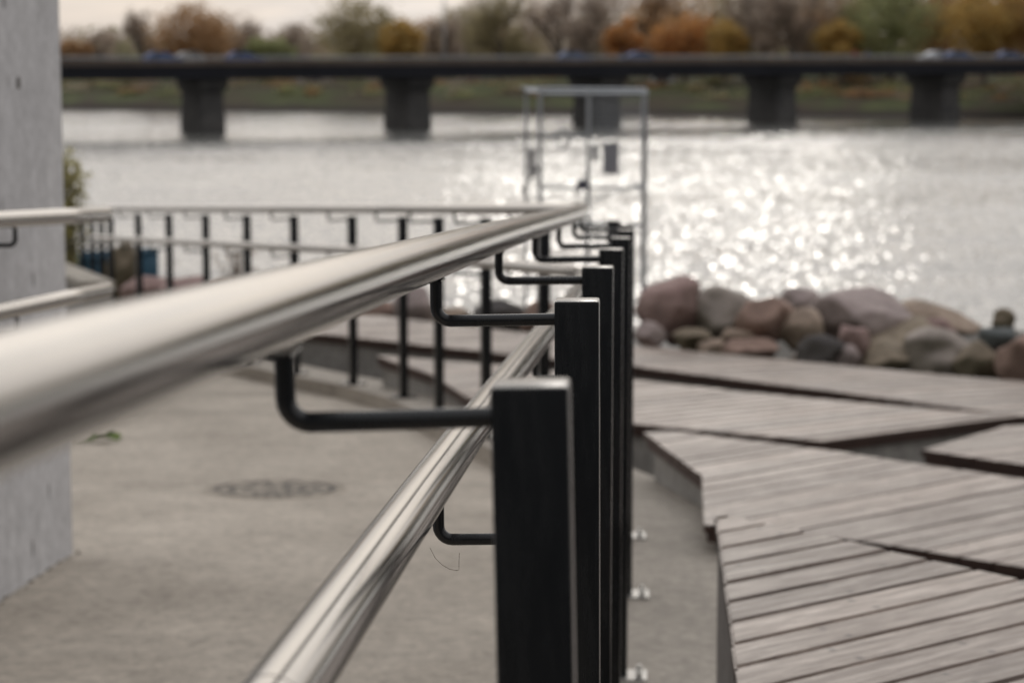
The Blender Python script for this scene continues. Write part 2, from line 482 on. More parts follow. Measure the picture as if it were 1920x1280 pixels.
# ------------------------------------------------------------------ tall concrete wall at the left
W = thing('concrete_wall', 'tall pale grey concrete wall with small air holes at the left edge of the ramp', 'wall', (-1.72, 5.5, H(2.0)))
def wall_face(y): return -1.605 - .075 * (8.16 - y)
bm = bmesh.new()
def wbox(bm, y0, y1, t0, zb, zt, off=0.0):
    P = [(wall_face(y0) + off, y0), (wall_face(y1) + off, y1), (wall_face(y1) - t0, y1), (wall_face(y0) - t0, y0)]
    prism(bm, [(x + 1.72, y - 5.5) for x, y in P], zb - H(2.0), zt - H(2.0))
wbox(bm, 1.0, 8.16, .28, H(2.4), H(-1.9))
bmesh.ops.bevel(bm, geom=list(bm.edges), offset=.008, segments=2, affect='EDGES')
obj('wall_body', bm, M_wall, W)
bm = bmesh.new()                       # rough mortar fillet where the wall meets the floor
for k in range(60):
    y = 1.5 + k * .112
    for s in range(2):
        yy = y + random.uniform(0, .1)
        r = random.uniform(.004, .010)
        p = Vector((wall_face(yy) + random.uniform(.0, .018) + 1.72, yy - 5.5, H(floor_drop(yy)) - H(2.0) + random.uniform(-.004, .008)))
        bmesh.ops.create_icosphere(bm, subdivisions=1, radius=r, matrix=Matrix.Translation(p) @ Matrix.Diagonal((1, 2.4, .8, 1)))
obj('mortar_joint', bm, M_curb, W, smooth=True)

for ty, td in ((7.63, .115), (6.4, .115), (5.2, .115), (3.9, .115)):
    bm = bmesh.new()
    bmesh.ops.create_cone(bm, cap_ends=True, segments=20, radius1=.021, radius2=.021, depth=.004, matrix=Matrix.Translation((wall_face(ty) + 1.72 + .0005, ty - 5.5, H(td) - H(2.0))) @ Matrix.Rotation(R(90), 4, 'Y'))
    obj('tie_hole', bm, M_iron, W)

# low parapet beyond
bm = bmesh.new()
pa, pb = Vector((-2.28, 12.9)), Vector((-3.55, 17.4))
dv = (pb - pa).normalized(); nv = Vector((-dv.y, dv.x)) * .16
ztop = lambda x, y: H(lin([(12.9, 1.315), (17.4, 1.585)], y))
P4 = [pa, pb, pb + nv, pa + nv]
P = thing('parapet_wall', 'low concrete parapet with sloping pale coping seen beyond the tall wall', 'wall', (pa.x, pa.y, H(2.2)))
prism(bm, [(p.x - pa.x, p.y - pa.y) for p in P4], -.3, lambda x, y: ztop(x, y + pa.y) - H(2.2) - .06)
obj('wall_body', bm, M_pale, P)
bm = bmesh.new()
e = nv.normalized() * .02
P5 = [pa - e, pb - e, pb + nv + e, pa + nv + e]
prism(bm, [(p.x - pa.x, p.y - pa.y) for p in P5], lambda x, y: ztop(x, y + pa.y) - H(2.2) - .058, lambda x, y: ztop(x, y + pa.y) - H(2.2))
bmesh.ops.bevel(bm, geom=list(bm.edges), offset=.008, segments=1, affect='EDGES')
obj('coping', bm, M_curb, P)

# ------------------------------------------------------------------ railing
OFF = .1585        # handrail sits this far to the ramp side of the posts
RAD = .0252
def uv_tube(name, pts, r, m, parent, n=40, cap_round=True):
    bm = bmesh.new()
    uvl = bm.loops.layers.uv.new('UVMap')
    pts = [Vector(p) for p in pts]
    radii = [r] * len(pts)
    if cap_round:
        d0 = (pts[0] - pts[1]).normalized(); d1 = (pts[-1] - pts[-2]).normalized()
        pts = [pts[0] + d0 * .003] + pts + [pts[-1] + d1 * .003]
        radii = [r - .003] + radii + [r - .003]
    rings = tube(bm, pts, r, n, True, radii)
    acc = [0]
    for a, b_ in zip(pts[:-1], pts[1:]): acc.append(acc[-1] + (b_ - a).length)
    look = {}
    for i, ring in enumerate(rings):
        for k, v in enumerate(ring): look[v] = (acc[i], k / n)
    for f in bm.faces:
        ks = [look[l.vert][1] for l in f.loops]
        wrap = max(ks) - min(ks) > .5
        for l in f.loops:
            a, k = look[l.vert]
            if wrap and k < .5: k += 1
            l[uvl].uv = (a, k)
    return obj(name, bm, m, parent, smooth=True, sharp=50)

org = Vector((POSTS[1][0], POSTS[1][1], H(curb_drop(POSTS[1][1]))))
RAIL = thing('ramp_railing', 'long black steel post railing with two round stainless handrails curving down the ramp', 'railing', org)
def rail_pts(extra):
    out = []
    T0, T1 = 0.3, len(PP) - 1.2
    n = int((T1 - T0) * 8)
    for i in range(n + 1):
        t = T0 + (T1 - T0) * i / n
        p, d = catmull(PP, t)
        nl = Vector((-d.y, d.x))
        c = p + nl * OFF
        out.append(Vector((c.x, c.y, H(rail_drop(p.y) + extra))) - org)
    # light smoothing of the drop so the change of grade has no kink
    zs = [p.z for p in out]
    for i in range(2, len(out) - 2):
        out[i].z = sum(zs[i - 2:i + 3]) / 5
    return out
uv_tube('handrail', rail_pts(0), RAD, M_steel, RAIL, 48)
uv_tube('lower_handrail', rail_pts(.25), RAD, M_steel, RAIL, 48)
M_seam, _, _ = mat('weld_seam', (.30, .28, .26), .45, .9)
for ex in (0, .25):
    P_ = rail_pts(ex)
    for k in ((58, 98, 140) if ex == 0 else (21, 60, 102, 146)):      # butt joints between rail lengths
        bm = bmesh.new(); c_ = P_[k]; d_ = (P_[k + 1] - P_[k]).normalized()
        tube(bm, [c_ - d_ * .0008, c_ + d_ * .0008], RAD + .00025, 40)
        obj('rail_joint', bm, M_seam, RAIL, smooth=True, sharp=40)

def bracket_bm(z_bar, rail_bottom, r=.0068, sx=-.0235):
    """L-shaped round bar from the post face to the underside of the handrail; local frame: -x towards the rail"""
    bm = bmesh.new()
    R0 = .016
    pts = [(sx, 0, z_bar)]
    pts.append((-OFF + R0, 0, z_bar - .002))
    for k in range(1, 6):
        a = R(90) * k / 6
        pts.append((-OFF + R0 - R0 * math.sin(a), 0, z_bar - .002 + R0 - R0 * math.cos(a)))
    pts.append((-OFF, 0, z_bar - .002 + R0))
    pts.append((-OFF, 0, rail_bottom - .001))
    tube(bm, pts, r, 16)
    return bm
def saddle_bm(rail_bottom):
    bm = bmesh.new()
    for s in (-2, -1, 0, 1):
        a0, a1 = R(s * 9), R((s + 1) * 9)
        vs = []
        for a in (a0, a1):
            for y in (-.024, .024):
                for rr in (RAD + .0002, RAD + .003):
                    vs.append(bm.verts.new((-OFF + math.sin(a) * rr, y, rail_bottom + RAD - math.cos(a) * rr)))
        idx = [(0, 1, 3, 2), (4, 6, 7, 5), (0, 4, 5, 1), (2, 3, 7, 6), (1, 5, 7, 3), (0, 2, 6, 4)]
        for q_ in idx: bm.faces.new([vs[i] for i in q_])
    return bm

def make_post(i, x, y, d, lean=0.0):
    ang = math.atan2(d.y, d.x) - math.pi / 2
    zb = H(curb_drop(y)); zt = H(rail_drop(y) + .0475)
    h = zt - zb
    bm = bmesh.new()
    box(bm, (0, 0, h / 2 + .003), (.050, .045, h - .006), bev=.0035)
    po = obj('post', bm, M_black, RAIL, smooth=True, sharp=35)
    po.location = Vector((x - h * math.sin(lean), y, zb)) - org
    po.rotation_euler = (0, lean, ang)
    rb = .0223
    for zz in (h - .0225, h - .0225 - .25):
        br = obj('bracket', bracket_bm(zz, zz + .0225 + rb), M_black, po, smooth=True, sharp=60)
        obj('saddle', saddle_bm(zz + .0225 + rb), M_black, po)
    bm = bmesh.new()
    box(bm, (0, 0, .006), (.155, .10, .008), bev=.002)
    obj('base_plate', bm, M_black if y > 9.5 else M_plate, po)
    for sx in (-1, 1):
        for sy in (-1, 1):
            if y > 9.5 and sy > 0: continue
            bm = bmesh.new()
            c = Vector((sx * .056, sy * .030, .0))
            bmesh.ops.create_cone(bm, cap_ends=True, segments=16, radius1=.0125, radius2=.0125, depth=.003, matrix=Matrix.Translation(c + Vector((0, 0, .0117))))
            bmesh.ops.create_cone(bm, cap_ends=True, segments=6, radius1=.0095, radius2=.009, depth=.010, matrix=Matrix.Translation(c + Vector((0, 0, .0183))))
            bmesh.ops.create_cone(bm, cap_ends=True, segments=12, radius1=.005, radius2=.0045, depth=.005, matrix=Matrix.Translation(c + Vector((0, 0, .0258))))
            obj('bolt', bm, M_zinc, po)
for i, (x, y) in enumerate(POSTS):
    if i == 0: continue
    _, d = catmull(PP, i + 2)
    make_post(i, x, y, d, lean={1: R(-1.25), 2: R(-.35)}.get(i, R(random.uniform(-.12, .12))))

# wall-mounted handrails on the left of the ramp
def wall_rail(name, label, extra):
    t = thing(name, label, 'handrail', (-1.36, 7.6, H(rail_drop(7.6) + extra + .004)))
    def px(y): return -1.36 - .034 * (7.6 - y)
    pts = [(px(y) + 1.36, y - 7.6, H(rail_drop(y) + extra) - t.location.z) for y in (1.4, 2.4, 3.4, 4.4, 5.4, 6.4, 7.0, 7.6)]
    uv_tube('tube', pts, RAD, M_steel, t)
    for y in (2.0, 3.1, 4.2, 5.3, 6.4):
        bm = bmesh.new()
        z0 = H(rail_drop(y) + extra) - t.location.z
        x0 = px(y) + 1.36; xw = wall_face(y) + 1.36
        R0 = .018; zb = z0 - .075
        pp = [(xw, 0, zb), (x0 - R0, 0, zb)]
        for k in range(1, 6):
            a = R(90) * k / 6
            pp.append((x0 - R0 + R0 * math.sin(a), 0, zb + R0 - R0 * math.cos(a)))
        pp += [(x0, 0, zb + R0), (x0, 0, z0 - RAD - .001)]
        tube(bm, [(a, b_ + y - 7.6, c) for a, b_, c in pp], .0068, 14)
        bmesh.ops.create_cone(bm, cap_ends=True, segments=24, radius1=.03, radius2=.03, depth=.006, matrix=Matrix.Translation((xw + .003, y - 7.6, zb)) @ Matrix.Rotation(R(90), 4, 'Y'))
        obj('bracket', bm, M_black, t, smooth=True, sharp=40)
wall_rail('wall_handrail', 'upper stainless steel handrail held off the tall concrete wall by black brackets', 0.008)
wall_rail('wall_handrail', 'lower stainless steel handrail running below the other one on the tall concrete wall', .262)

# ------------------------------------------------------------------ wooden platforms
def clip(poly, nx, ny, c):          # keep nx*x+ny*y <= c
    out = []
    for i in range(len(poly)):
        a = poly[i]; b_ = poly[(i + 1) % len(poly)]
        da = nx * a[0] + ny * a[1] - c; db = nx * b_[0] + ny * b_[1] - c
        if da <= 0: out.append(a)
        if (da < 0 < db) or (db < 0 < da):
            t = da / (da - db)
            out.append((a[0] + (b_[0] - a[0]) * t, a[1] + (b_[1] - a[1]) * t))
    return out
def area(p): return .5 * sum(p[i][0] * p[(i + 1) % len(p)][1] - p[(i + 1) % len(p)][0] * p[i][1] for i in range(len(p)))
def inset(poly, d):
    """mitred inset of a counter-clockwise polygon"""
    if area(poly) < 0: poly = poly[::-1]
    out = []
    n = len(poly)
    for i in range(n):
        p0, p1, p2 = Vector(poly[i - 1]), Vector(poly[i]), Vector(poly[(i + 1) % n])
        e0, e1 = (p1 - p0).normalized(), (p2 - p1).normalized()
        n0, n1 = Vector((-e0.y, e0.x)), Vector((-e1.y, e1.x))
        m = (n0 + n1)
        m = m / max(.25, m.dot(n0))
        q = p1 + m * d
        out.append((q.x, q.y))
    return out

def deck(label, poly, drop, plank_dir, w=.121, gap=.010, fascia_h=.034, side_mat=None, base=2.6, jitter=.0015, recess=.04):
    if area(poly) < 0: poly = poly[::-1]
    ox, oy = poly[0]
    t = thing('wooden_platform', label, 'wooden platform', (ox, oy, H(drop) - .2), group='angular timber platforms stepping down the bank')
    dd = Vector(plank_dir).normalized(); nn = Vector((-dd.y, dd.x))
    cs = [nn.dot(Vector(p)) for p in poly]
    lo, hi = min(cs), max(cs)
    bm = bmesh.new()
    uvl = bm.loops.layers.uv.new('UVMap')
    k = 0
    c = lo - random.uniform(0, w * .5)
    rnd = random.Random(int(drop * 1000))
    th = .028
    while c < hi:
        a, b_ = c + gap / 2, c + w - gap / 2
        pl = clip(clip(poly, nn.x, nn.y, b_), -nn.x, -nn.y, -a)
        if len(pl) >= 3 and abs(area(pl)) > 1e-4:
            oj = dd * rnd.uniform(-jitter, jitter)
            dz = rnd.uniform(-.0016, .0016); tilt = rnd.uniform(-.012, .012)
            z1 = .2 + dz
            hiv = []
            lov = []
            for p in pl:
                pv = Vector(p) + oj
                s = (nn.dot(pv) - c) / w - .5
                zz = z1 + tilt * s * w - (.0018 if True else 0) * (2 * s) ** 6 * 1.0
                hiv.append(bm.verts.new((pv.x - ox, pv.y - oy, zz)))
                lov.append(bm.verts.new((pv.x - ox, pv.y - oy, .2 - th)))
            fs = [bm.faces.new(hiv), bm.faces.new(lov[::-1])]
            fs[1].material_index = 1
            m_ = len(pl)
            for i in range(m_):
                j = (i + 1) % m_
                fs.append(bm.faces.new((lov[i], lov[j], hiv[j], hiv[i])))
                fs[-1].material_index = 1
            # soften the long top edges
            uoff = rnd.uniform(0, 40)
            for f in fs:
                for l in f.loops:
                    wx = Vector((l.vert.co.x + ox, l.vert.co.y + oy))
                    l[uvl].uv = (dd.dot(wx) + uoff, k + .08 + .84 * max(0, min(1, (nn.dot(wx) - a) / (b_ - a))))
            k += 1
        c += w
    bm.edges.ensure_lookup_table()
    top = [e_ for e_ in bm.edges if min(v.co.z for v in e_.verts) > .19 and len(e_.link_faces) == 2]
    bmesh.ops.bevel(bm, geom=top, offset=.005, segments=2, affect='EDGES', clamp_overlap=True)
    obj('deck_boards', bm, [M_wood, M_fascia], t)
    # fascia boards around the edge, just below the board tops
    bm = bmesh.new()
    inn = inset(poly, .004 if recess < .01 else .012)
    n = len(inn)
    for i in range(n):
        a = Vector(inn[i]); b_ = Vector(inn[(i + 1) % n])
        L = (b_ - a).length
        if L < .05: continue
        e_ = (b_ - a).normalized(); nrm = Vector((e_.y, -e_.x))
        mid = (a + b_) / 2 - nrm * .012
        box(bm, (mid.x - ox, mid.y - oy, .2 - th - .001 - fascia_h / 2), (L - .002, .024, fascia_h), rz=math.atan2(e_.y, e_.x), bev=.002)
    obj('fascia', bm, M_fascia, t)
    # recessed base that carries the boards
    bm = bmesh.new()
    core = inset(poly, recess)
    zb = -(base - drop) + .2
    prism(bm, [(x - ox, y - oy) for x, y in core], zb, .2 - th - .004)
    obj('base_wall', bm, side_mat or M_pale, t)
    return t

deck('nearest wooden platform at the lower right with wide grey-brown boards', [(.486, 5.36), (.394, 3.874), (.235, 1.3), (3.6, 1.0), (3.7, 1.52)], 1.10, (1.0, .80), base=2.5, recess=.008, fascia_h=.010, side_mat=concrete('skirt_concrete', (0.24, 0.225, 0.215), (0.33, 0.31, 0.30), 0, .85, streak=True))
deck('large wooden platform just behind the nearest one with a sharp left corner', [(.725, 8.558), (.658, 7.66), (1.199, 7.38), (1.61, 7.02), (4.2, 4.9), (6.5, 5.6), (3.6, 7.15), (1.943, 8.499), (1.277, 9.135), (.70, 9.58), (.56, 9.55)], 1.62, (1.0, .83), base=2.5)
deck('long wooden platform whose pointed front corner overhangs the gap in the middle of the terrace', [(-.843, 14.038), (-.481, 13.266), (-.249, 12.357), (.10, 11.9), (.644, 11.445), (1.51, 10.953), (2.628, 11.716), (2.75, 11.75), (2.37, 11.88), (1.848, 12.19), (1.40, 12.48), (.725, 13.02), (0, 13.61), (-.83, 14.08)], 1.90, (1.0, .62), base=2.6)
deck('farthest wooden platform running along the row of boulders', [(-1.9, 16.75), (-1.515, 16.45), (0, 15.227), (.814, 14.63), (1.929, 13.565), (2.6, 12.9), (4.5, 11.4), (6.5, 11.8), (3.175, 13.963), (2.095, 14.756), (1.203, 15.42), (.1, 16.4), (-.992, 17.45), (-1.7, 17.75)], 2.05, (1.0, .34), base=2.8)
deck('small dark-edged wooden platform with a pointed tip at the right edge', [(1.797, 9.855), (2.172, 9.506), (3.2, 8.6), (5.5, 8.2), (5.5, 9.5), (2.62, 10.62), (2.30, 10.5)], 1.75, (1.0, .55), base=2.5)

# ------------------------------------------------------------------ boulders
def rock(label, X, y, drop, w, h, colr, seed, name='boulder', cat='boulder', group='boulders along the river bank', tilt=0.0, depth=None, sub=4):
    rnd = random.Random(seed)
    bm = bmesh.new()
    bmesh.ops.create_icosphere(bm, subdivisions=sub, radius=1.0)
    planes = []
    for _ in range(12):
        v = Vector((rnd.gauss(0, 1), rnd.gauss(0, 1), rnd.gauss(0, .8))).normalized()
        planes.append((v, rnd.uniform(.62, .88)))
    sd = Vector((seed * 1.7 % 31, seed * 2.3 % 17, seed * .9 % 13))
    for v in bm.verts:
        p = v.co.copy()
        for n_, c in planes:
            k = n_.dot(p)
            if k > c: p -= n_ * (k - c) * .92
        p *= 1 + .13 * noise.noise(p * 1.3 + sd) + .035 * noise.noise(p * 4 + sd)
        v.co = p
    mx = [max(v.co[a] for v in bm.verts) for a in range(3)]; mn = [min(v.co[a] for v in bm.verts) for a in range(3)]
    dp = depth or w * rnd.uniform(.8, 1.1)
    sz = (w, dp, h)
    for v in bm.verts:
        for a in range(3):
            v.co[a] = ((v.co[a] - mn[a]) / (mx[a] - mn[a]) - .5) * sz[a]
        v.co.z += h / 2
    if tilt:
        bmesh.ops.rotate(bm, cent=(0, 0, h / 2), matrix=Matrix.Rotation(tilt, 3, 'Y'), verts=bm.verts)
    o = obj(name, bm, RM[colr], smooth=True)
    o.location = (X, y, H(drop) - h / 2)
    tag(o, label, cat, group)
    return o
rk = [
 ('large mauve-pink boulder at the left end of the row, right beside the black posts', 1.146, 16.3, 1.885, .44, .46, 'pink', 0),
 ('rounded grey-olive boulder right of the mauve-pink one', 1.498, 16.2, 1.896, .37, .37, 'grey', 0),
 ('brown-pink boulder with a sloping face between a grey and a tan one', 1.79, 15.9, 1.89, .38, .28, 'brown', -.15),
 ('smaller grey-mauve boulder peeping out behind the brown-pink one', 2.152, 16.9, 1.905, .28, .24, 'lilac', 0),
 ('egg-shaped tan boulder standing below the grey-mauve one', 2.021, 15.7, 1.945, .26, .29, 'tan', .3),
 ('broad flat-topped lilac boulder, widest of the whole row', 2.492, 16.2, 1.91, .63, .37, 'lilac', 0),
 ('long low grey-tan boulder sloping down to the right behind the others', 3.10, 16.6, 1.975, .60, .22, 'tan', .2),
 ('slab-like tan boulder leaning diagonally below the lilac one', 2.686, 15.9, 2.02, .56, .15, 'olive', -.32),
 ('low olive stone at the deck edge under the leaning slab', 2.562, 15.3, 2.09, .35, .22, 'olive', 0),
 ('big rounded grey boulder at the deck edge in the right part of the row', 2.883, 15.2, 2.045, .46, .34, 'grey', -.15),
 ('tan-brown round boulder touching the right side of the big grey one', 3.10, 14.95, 2.07, .30, .27, 'olive', 0),
 ('dark blue-grey stone resting on top of the tan-brown one', 3.355, 15.6, 2.004, .23, .16, 'blue', 0),
 ('small ochre stone sticking up against the water near the right edge', 3.591, 16.5, 1.989, .15, .19, 'olive', 0),
 ('grey-brown boulder cut by the right edge of the picture', 3.34, 14.6, 2.02, .34, .36, 'brown', 0),
 ('small pale stone beside the black posts under the mauve boulder', .983, 16.0, 2.01, .20, .17, 'lilac', 0),
 ('flat tan stone below the rounded grey-olive boulder', 1.586, 15.8, 2.007, .21, .12, 'tan', 0),
 ('brown low stone in the shade under the brown-pink boulder', 1.64, 15.6, 2.07, .34, .16, 'brown', 0),
 ('dark grey stone at the deck edge below the egg-shaped one', 2.116, 15.3, 2.04, .31, .21, 'dark', 0),
 ('small pinkish stone squeezed under the left side of the lilac boulder', 2.33, 15.4, 2.01, .19, .23, 'pink', 0),
 ('olive-grey stone low between the mauve and the grey-olive boulder', 1.27, 15.9, 2.05, .23, .17, 'olive', 0),
 ('little tan stone at the deck edge right of the mauve boulder', 1.40, 15.75, 2.08, .19, .12, 'tan', 0),
 ('pale bluish stone at the deck edge left of the leaning slab', 2.26, 15.25, 2.08, .16, .17, 'lilac', 0),
 ('pink-red stone wedged behind the big rounded grey boulder', 2.98, 15.9, 1.985, .26, .18, 'pink', 0),
 ('flat reddish stone lying left behind the wooden platform by the posts', 1.0, 15.75, 2.12, .30, .08, 'brown', 0),
 # the part of the row that is seen through the far stretch of the railing
 ('pointed olive-brown boulder left of the farthest railing posts', -4.05, 23.6, 2.35, .36, .62, 'olive', 0),
 ('low pink boulder behind the farthest railing posts', -3.70, 23.0, 2.50, .50, .36, 'pink', 0),
 ('long low pink boulder between the third and fourth far railing posts', -3.22, 22.6, 2.45, .62, .34, 'pink', 0),
 ('brown boulder behind the upper part of the long handrail', -2.85, 22.2, 2.42, .34, .30, 'brown', 0),
 ('dark grey rounded boulder seen through the far railing', -2.70, 20.9, 2.36, .30, .36, 'dark', 0),
 ('pale grey boulder half hidden by the long handrail', -2.35, 20.6, 2.34, .40, .30, 'grey', 0),
 ('olive flat boulder just above the far platform end', -1.42, 18.3, 2.18, .34, .22, 'olive', 0),
 ('brown rounded boulder above the far platform', -1.08, 18.1, 2.13, .32, .26, 'brown', 0),
 ('grey-blue upright boulder seen between two far railing posts', -.78, 17.9, 2.05, .28, .33, 'lilac', 0),
 ('tan boulder seen behind the first black bracket arms', -.45, 17.6, 2.12, .30, .22, 'tan', 0),
 ('dark brown boulder behind the lower handrail', -.10, 17.4, 2.08, .34, .30, 'dark', 0),
 ('brown-grey boulder in the gap between railing posts and lower handrail', .25, 17.1, 2.06, .32, .30, 'brown', 0),
 ('grey boulder behind the front posts of the railing', .62, 16.8, 2.02, .34, .32, 'grey', 0),
]
for i, (lb, X, y, dr, w, h, c, tl) in enumerate(rk):
    rock(lb, X, y, dr, w * 1.2, h * 1.14, c, 37 + i * 7, tilt=tl)
# small stones wedged in the gaps and down the far side of the row
rnd = random.Random(5)
for i in range(46):
    u = rnd.uniform(-.15, 1.0)
    bx = 3.9 * u; by = 16.9 - 1.7 * u + rnd.uniform(-.2, 1.6)
    if u < .15: bx = -1.6 + rnd.uniform(0, 2.4); by = 18.4 - .45 * (bx + 1.6) + rnd.uniform(-.1, .9)
    w = rnd.uniform(.12, .24)
    if rnd.random() < .35: continue
    rock('small rounded stone wedged low between the larger boulders', bx, by, 2.26 + max(0, (by - 16.0)) * .05 + rnd.uniform(-.03, .05), w, w * .7, rnd.choice(['tan', 'olive', 'brown', 'lilac', 'grey', 'dark']), 400 + i,
         name='stone', cat='stone', group='small stones in the gaps of the boulder row', sub=3)
rk2 = [(-5.6, 25.2, 2.95, .6, .5, 'grey', 'grey boulder low on the bank at the far left behind the railing'),
       (4.1, 15.0, 2.05, .45, .4, 'lilac', 'lilac boulder just beyond the right end of the visible row'),
       (4.3, 16.2, 2.15, .5, .35, 'tan', 'tan boulder behind the right end of the visible row')]
for i, (X, y, dr, w, h, c, lb) in enumerate(rk2): rock(lb, X, y, dr, w, h, c, 900 + i)

rnd = random.Random(21)
for i in range(16):                      # the row goes on past the edge of the view
    X = 3.95 + i * .24 + rnd.uniform(-.08, .08); y = 14.6 - (X - 3.9) * .42 + rnd.uniform(-.1, .9)
    w_ = rnd.uniform(.32, .55)
    rock('boulder in the part of the row beyond the right edge of the picture', X, y, 2.12 + rnd.uniform(-.06, .06), w_, w_ * rnd.uniform(.6, .8), rnd.choice(['pink', 'grey', 'lilac', 'tan', 'brown', 'olive']), 600 + i, sub=3, group='boulders beyond the right edge')

# ------------------------------------------------------------------ manhole cover
mh = thing('manhole_cover', 'round cast iron manhole cover set flush in the concrete ramp', 'manhole cover', (-1.05, 9.9, H(floor_drop(9.9))))
mh.rotation_euler = (-math.atan(.061), 0, 0); mh.scale = (.92, .92, 1)
bm = bmesh.new()
def ring(bm, r0, r1, z0, z1, n=72):
    vs = [[bm.verts.new((r * math.cos(2 * math.pi * k / n), r * math.sin(2 * math.pi * k / n), z)) for k in range(n)] for r, z in ((r0, z0), (r0, z1), (r1, z1), (r1, z0))]
    for a in range(4):
        b_ = (a + 1) % 4
        for k in range(n):
            bm.faces.new((vs[a][k], vs[a][(k + 1) % n], vs[b_][(k + 1) % n], vs[b_][k]))
ring(bm, .333, .35, -.02, .003)
obj('frame', bm, M_floor, mh)
bm = bmesh.new()
bmesh.ops.create_cone(bm, cap_ends=True, segments=72, radius1=.33, radius2=.33, depth=.02, matrix=Matrix.Translation((0, 0, -.0085)))
nf0 = len(bm.faces)
for r in (.07, .14, .21, .28):
    n = int(r * 2 * math.pi / .052)
    for k in range(n):
        if random.random() < .22 + .3 * noise.noise((r * 9 * math.cos(6.2832 * k / n), r * 9 * math.sin(6.2832 * k / n), 2)): continue
        a = 2 * math.pi * (k + .5 * (r > .1) + random.uniform(-.15, .15)) / n
        box(bm, (r * math.cos(a), r * math.sin(a), .0018), (.036, .040, .0022), rz=a)
bm.faces.ensure_lookup_table()
for f in bm.faces: f.material_index = 1 if f.calc_center_median().z > .0016 else 0
M_lid, _t, _b = mat('worn_lid_cement', (.55, .48, .40), .9, 0, .2)
_t.link(_t.ramp(_t.noise(_t.coord(), 14, 5, .7), [(.30, (.27, .24, .205)), (.55, (.36, .32, .27))]), _b.inputs['Base Color'])
obj('lid', bm, [M_lid, M_iron], mh)

# fallen leaf
lf = thing('fallen_leaf', 'curled green leaf lying alone on the concrete ramp near the wall', 'leaf', (-2.14, 11.7, H(floor_drop(11.7))))
lf.scale = (1.15, 1.15, 1.6)
M_leaf, _t, _b = mat('green_leaf', (0.10, 0.14, 0.03), 0.6)
_t.link(_t.ramp(_t.noise(_t.coord(), 30, 3), [(.35, (.05, .085, .012)), (.6, (.13, .19, .03)), (.8, (.22, .24, .05))]), _b.inputs['Base Color'])
bm = bmesh.new()
n = 28
ctr = bm.verts.new((0, 0, .02)); rim = []
for k in range(n):
    a = 2 * math.pi * k / n
    r = .058 * (1 + .42 * math.cos(5 * a)) * (1.15 if math.cos(a) > 0 else .95)
    rim.append(bm.verts.new((r * math.cos(a), r * math.sin(a), .006 + .035 * abs(math.sin(a * 1.5 + .4)))))
for k in range(n): bm.faces.new((ctr, rim[k], rim[(k + 1) % n]))
obj('blade', bm, M_leaf, lf, smooth=True)
bm = bmesh.new(); tube(bm, [(-.05, 0, .012), (-.08, .01, .006), (-.105, .005, .004)], .0016, 6)
obj('stalk', bm, M_leaf, lf)

# a loose strand of cobweb below the lower handrail
M_web, _, _ = mat('cobweb', (0.16, 0.13, 0.11), 0.8)
bm = bmesh.new()
cw = Vector((-.092, 2.5, H(.555)))
pts = [(0, 0, 0), (.006, 0, -.012), (.014, 0, -.020), (.022, 0, -.0245), (.029, 0, -.026), (.0325, 0, -.0255), (.0325, 0, -.016), (.033, 0, -.006)]
tube(bm, pts, .00022, 5)
rnd = random.Random(3)
for k in range(26):
    a, b_ = rnd.choice(list(zip(pts[:-1], pts[1:]))); u = rnd.random()
    p = Vector(a).lerp(Vector(b_), u)
    bmesh.ops.create_icosphere(bm, subdivisions=1, radius=rnd.uniform(.0003, .0006), matrix=Matrix.Translation(p))
o = obj('cobweb', bm, M_web); o.location = cw
tag(o, 'thin dusty strand of cobweb hanging below the lower handrail', 'cobweb')

# ------------------------------------------------------------------ steel gate frame by the water
GY = 22.0
g = thing('steel_gate', 'galvanised steel frame gate with wire mesh and signs standing at the water', 'gate', (.12, GY, H(3.0)))
def gp(x, drop, dy=0): return (x - .12, dy, H(drop) - H(3.0))
pst = [(.14, .42, .75, .016), (.27, .40, 0, .020), (.735, .395, 0, .020), (1.285, .40, .15, .026)]
for x, tp, dy, r in pst:
    bm = bmesh.new(); box(bm, ((x - .12), dy, (H(tp) + H(3.2)) / 2 - H(3.0)), (r * 2, r * 2, H(tp) - H(3.2)), bev=.004)
    obj('frame_post', bm, M_galv, g)
def bar(name, a, b_, r=.022, m=M_galv):
    bm = bmesh.new(); tube(bm, [a, b_], r, 4); return obj(name, bm, m, g)
bar('top_bar', gp(.10, .40, .75), gp(1.30, .40, .15), .017)
bar('top_bar', gp(.25, .435), gp(1.31, .435), .021)
bar('side_bar', gp(.14, .42, .75), gp(.27, .42, 0), .02)
bar('cross_bar', gp(.27, .835), gp(.735, .835), .012)
bar('cross_bar', gp(.27, 1.34), gp(1.285, 1.34), .014)
bar('cross_bar', gp(.10, 1.72, .75), gp(1.285, 1.72, .15), .014)
bar('brace', gp(.10, 1.40, .6), gp(.27, 1.12), .016)
bar('brace', gp(.62, 1.40), gp(.735, 1.28), .014)
bar('brace', gp(.80, 1.45), gp(1.285, 1.30, .1), .010)
bm = bmesh.new()                                 # round hoop on the gate
for k in range(25): pass
cx, cz = .49 - .12, H(.865) - H(3.0)
tube(bm, [(cx + .062 * math.cos(2 * math.pi * k / 32), -.02, cz + .095 * math.sin(2 * math.pi * k / 32)) for k in range(33)], .011, 8, caps=False)
obj('hoop', bm, M_galv, g, smooth=True)
for x0, x1, d0, d1 in ((.875, 1.025, .905, 1.21),):
    bm = bmesh.new(); box(bm, ((x0 + x1) / 2 - .12, -.05, H((d0 + d1) / 2) - H(3.0)), (x1 - x0, .01, d1 - d0), bev=.002)
    ms, _, _ = mat('grey_sign', (.36, .36, .40), .6)
    obj('sign_plate', bm, ms, g)
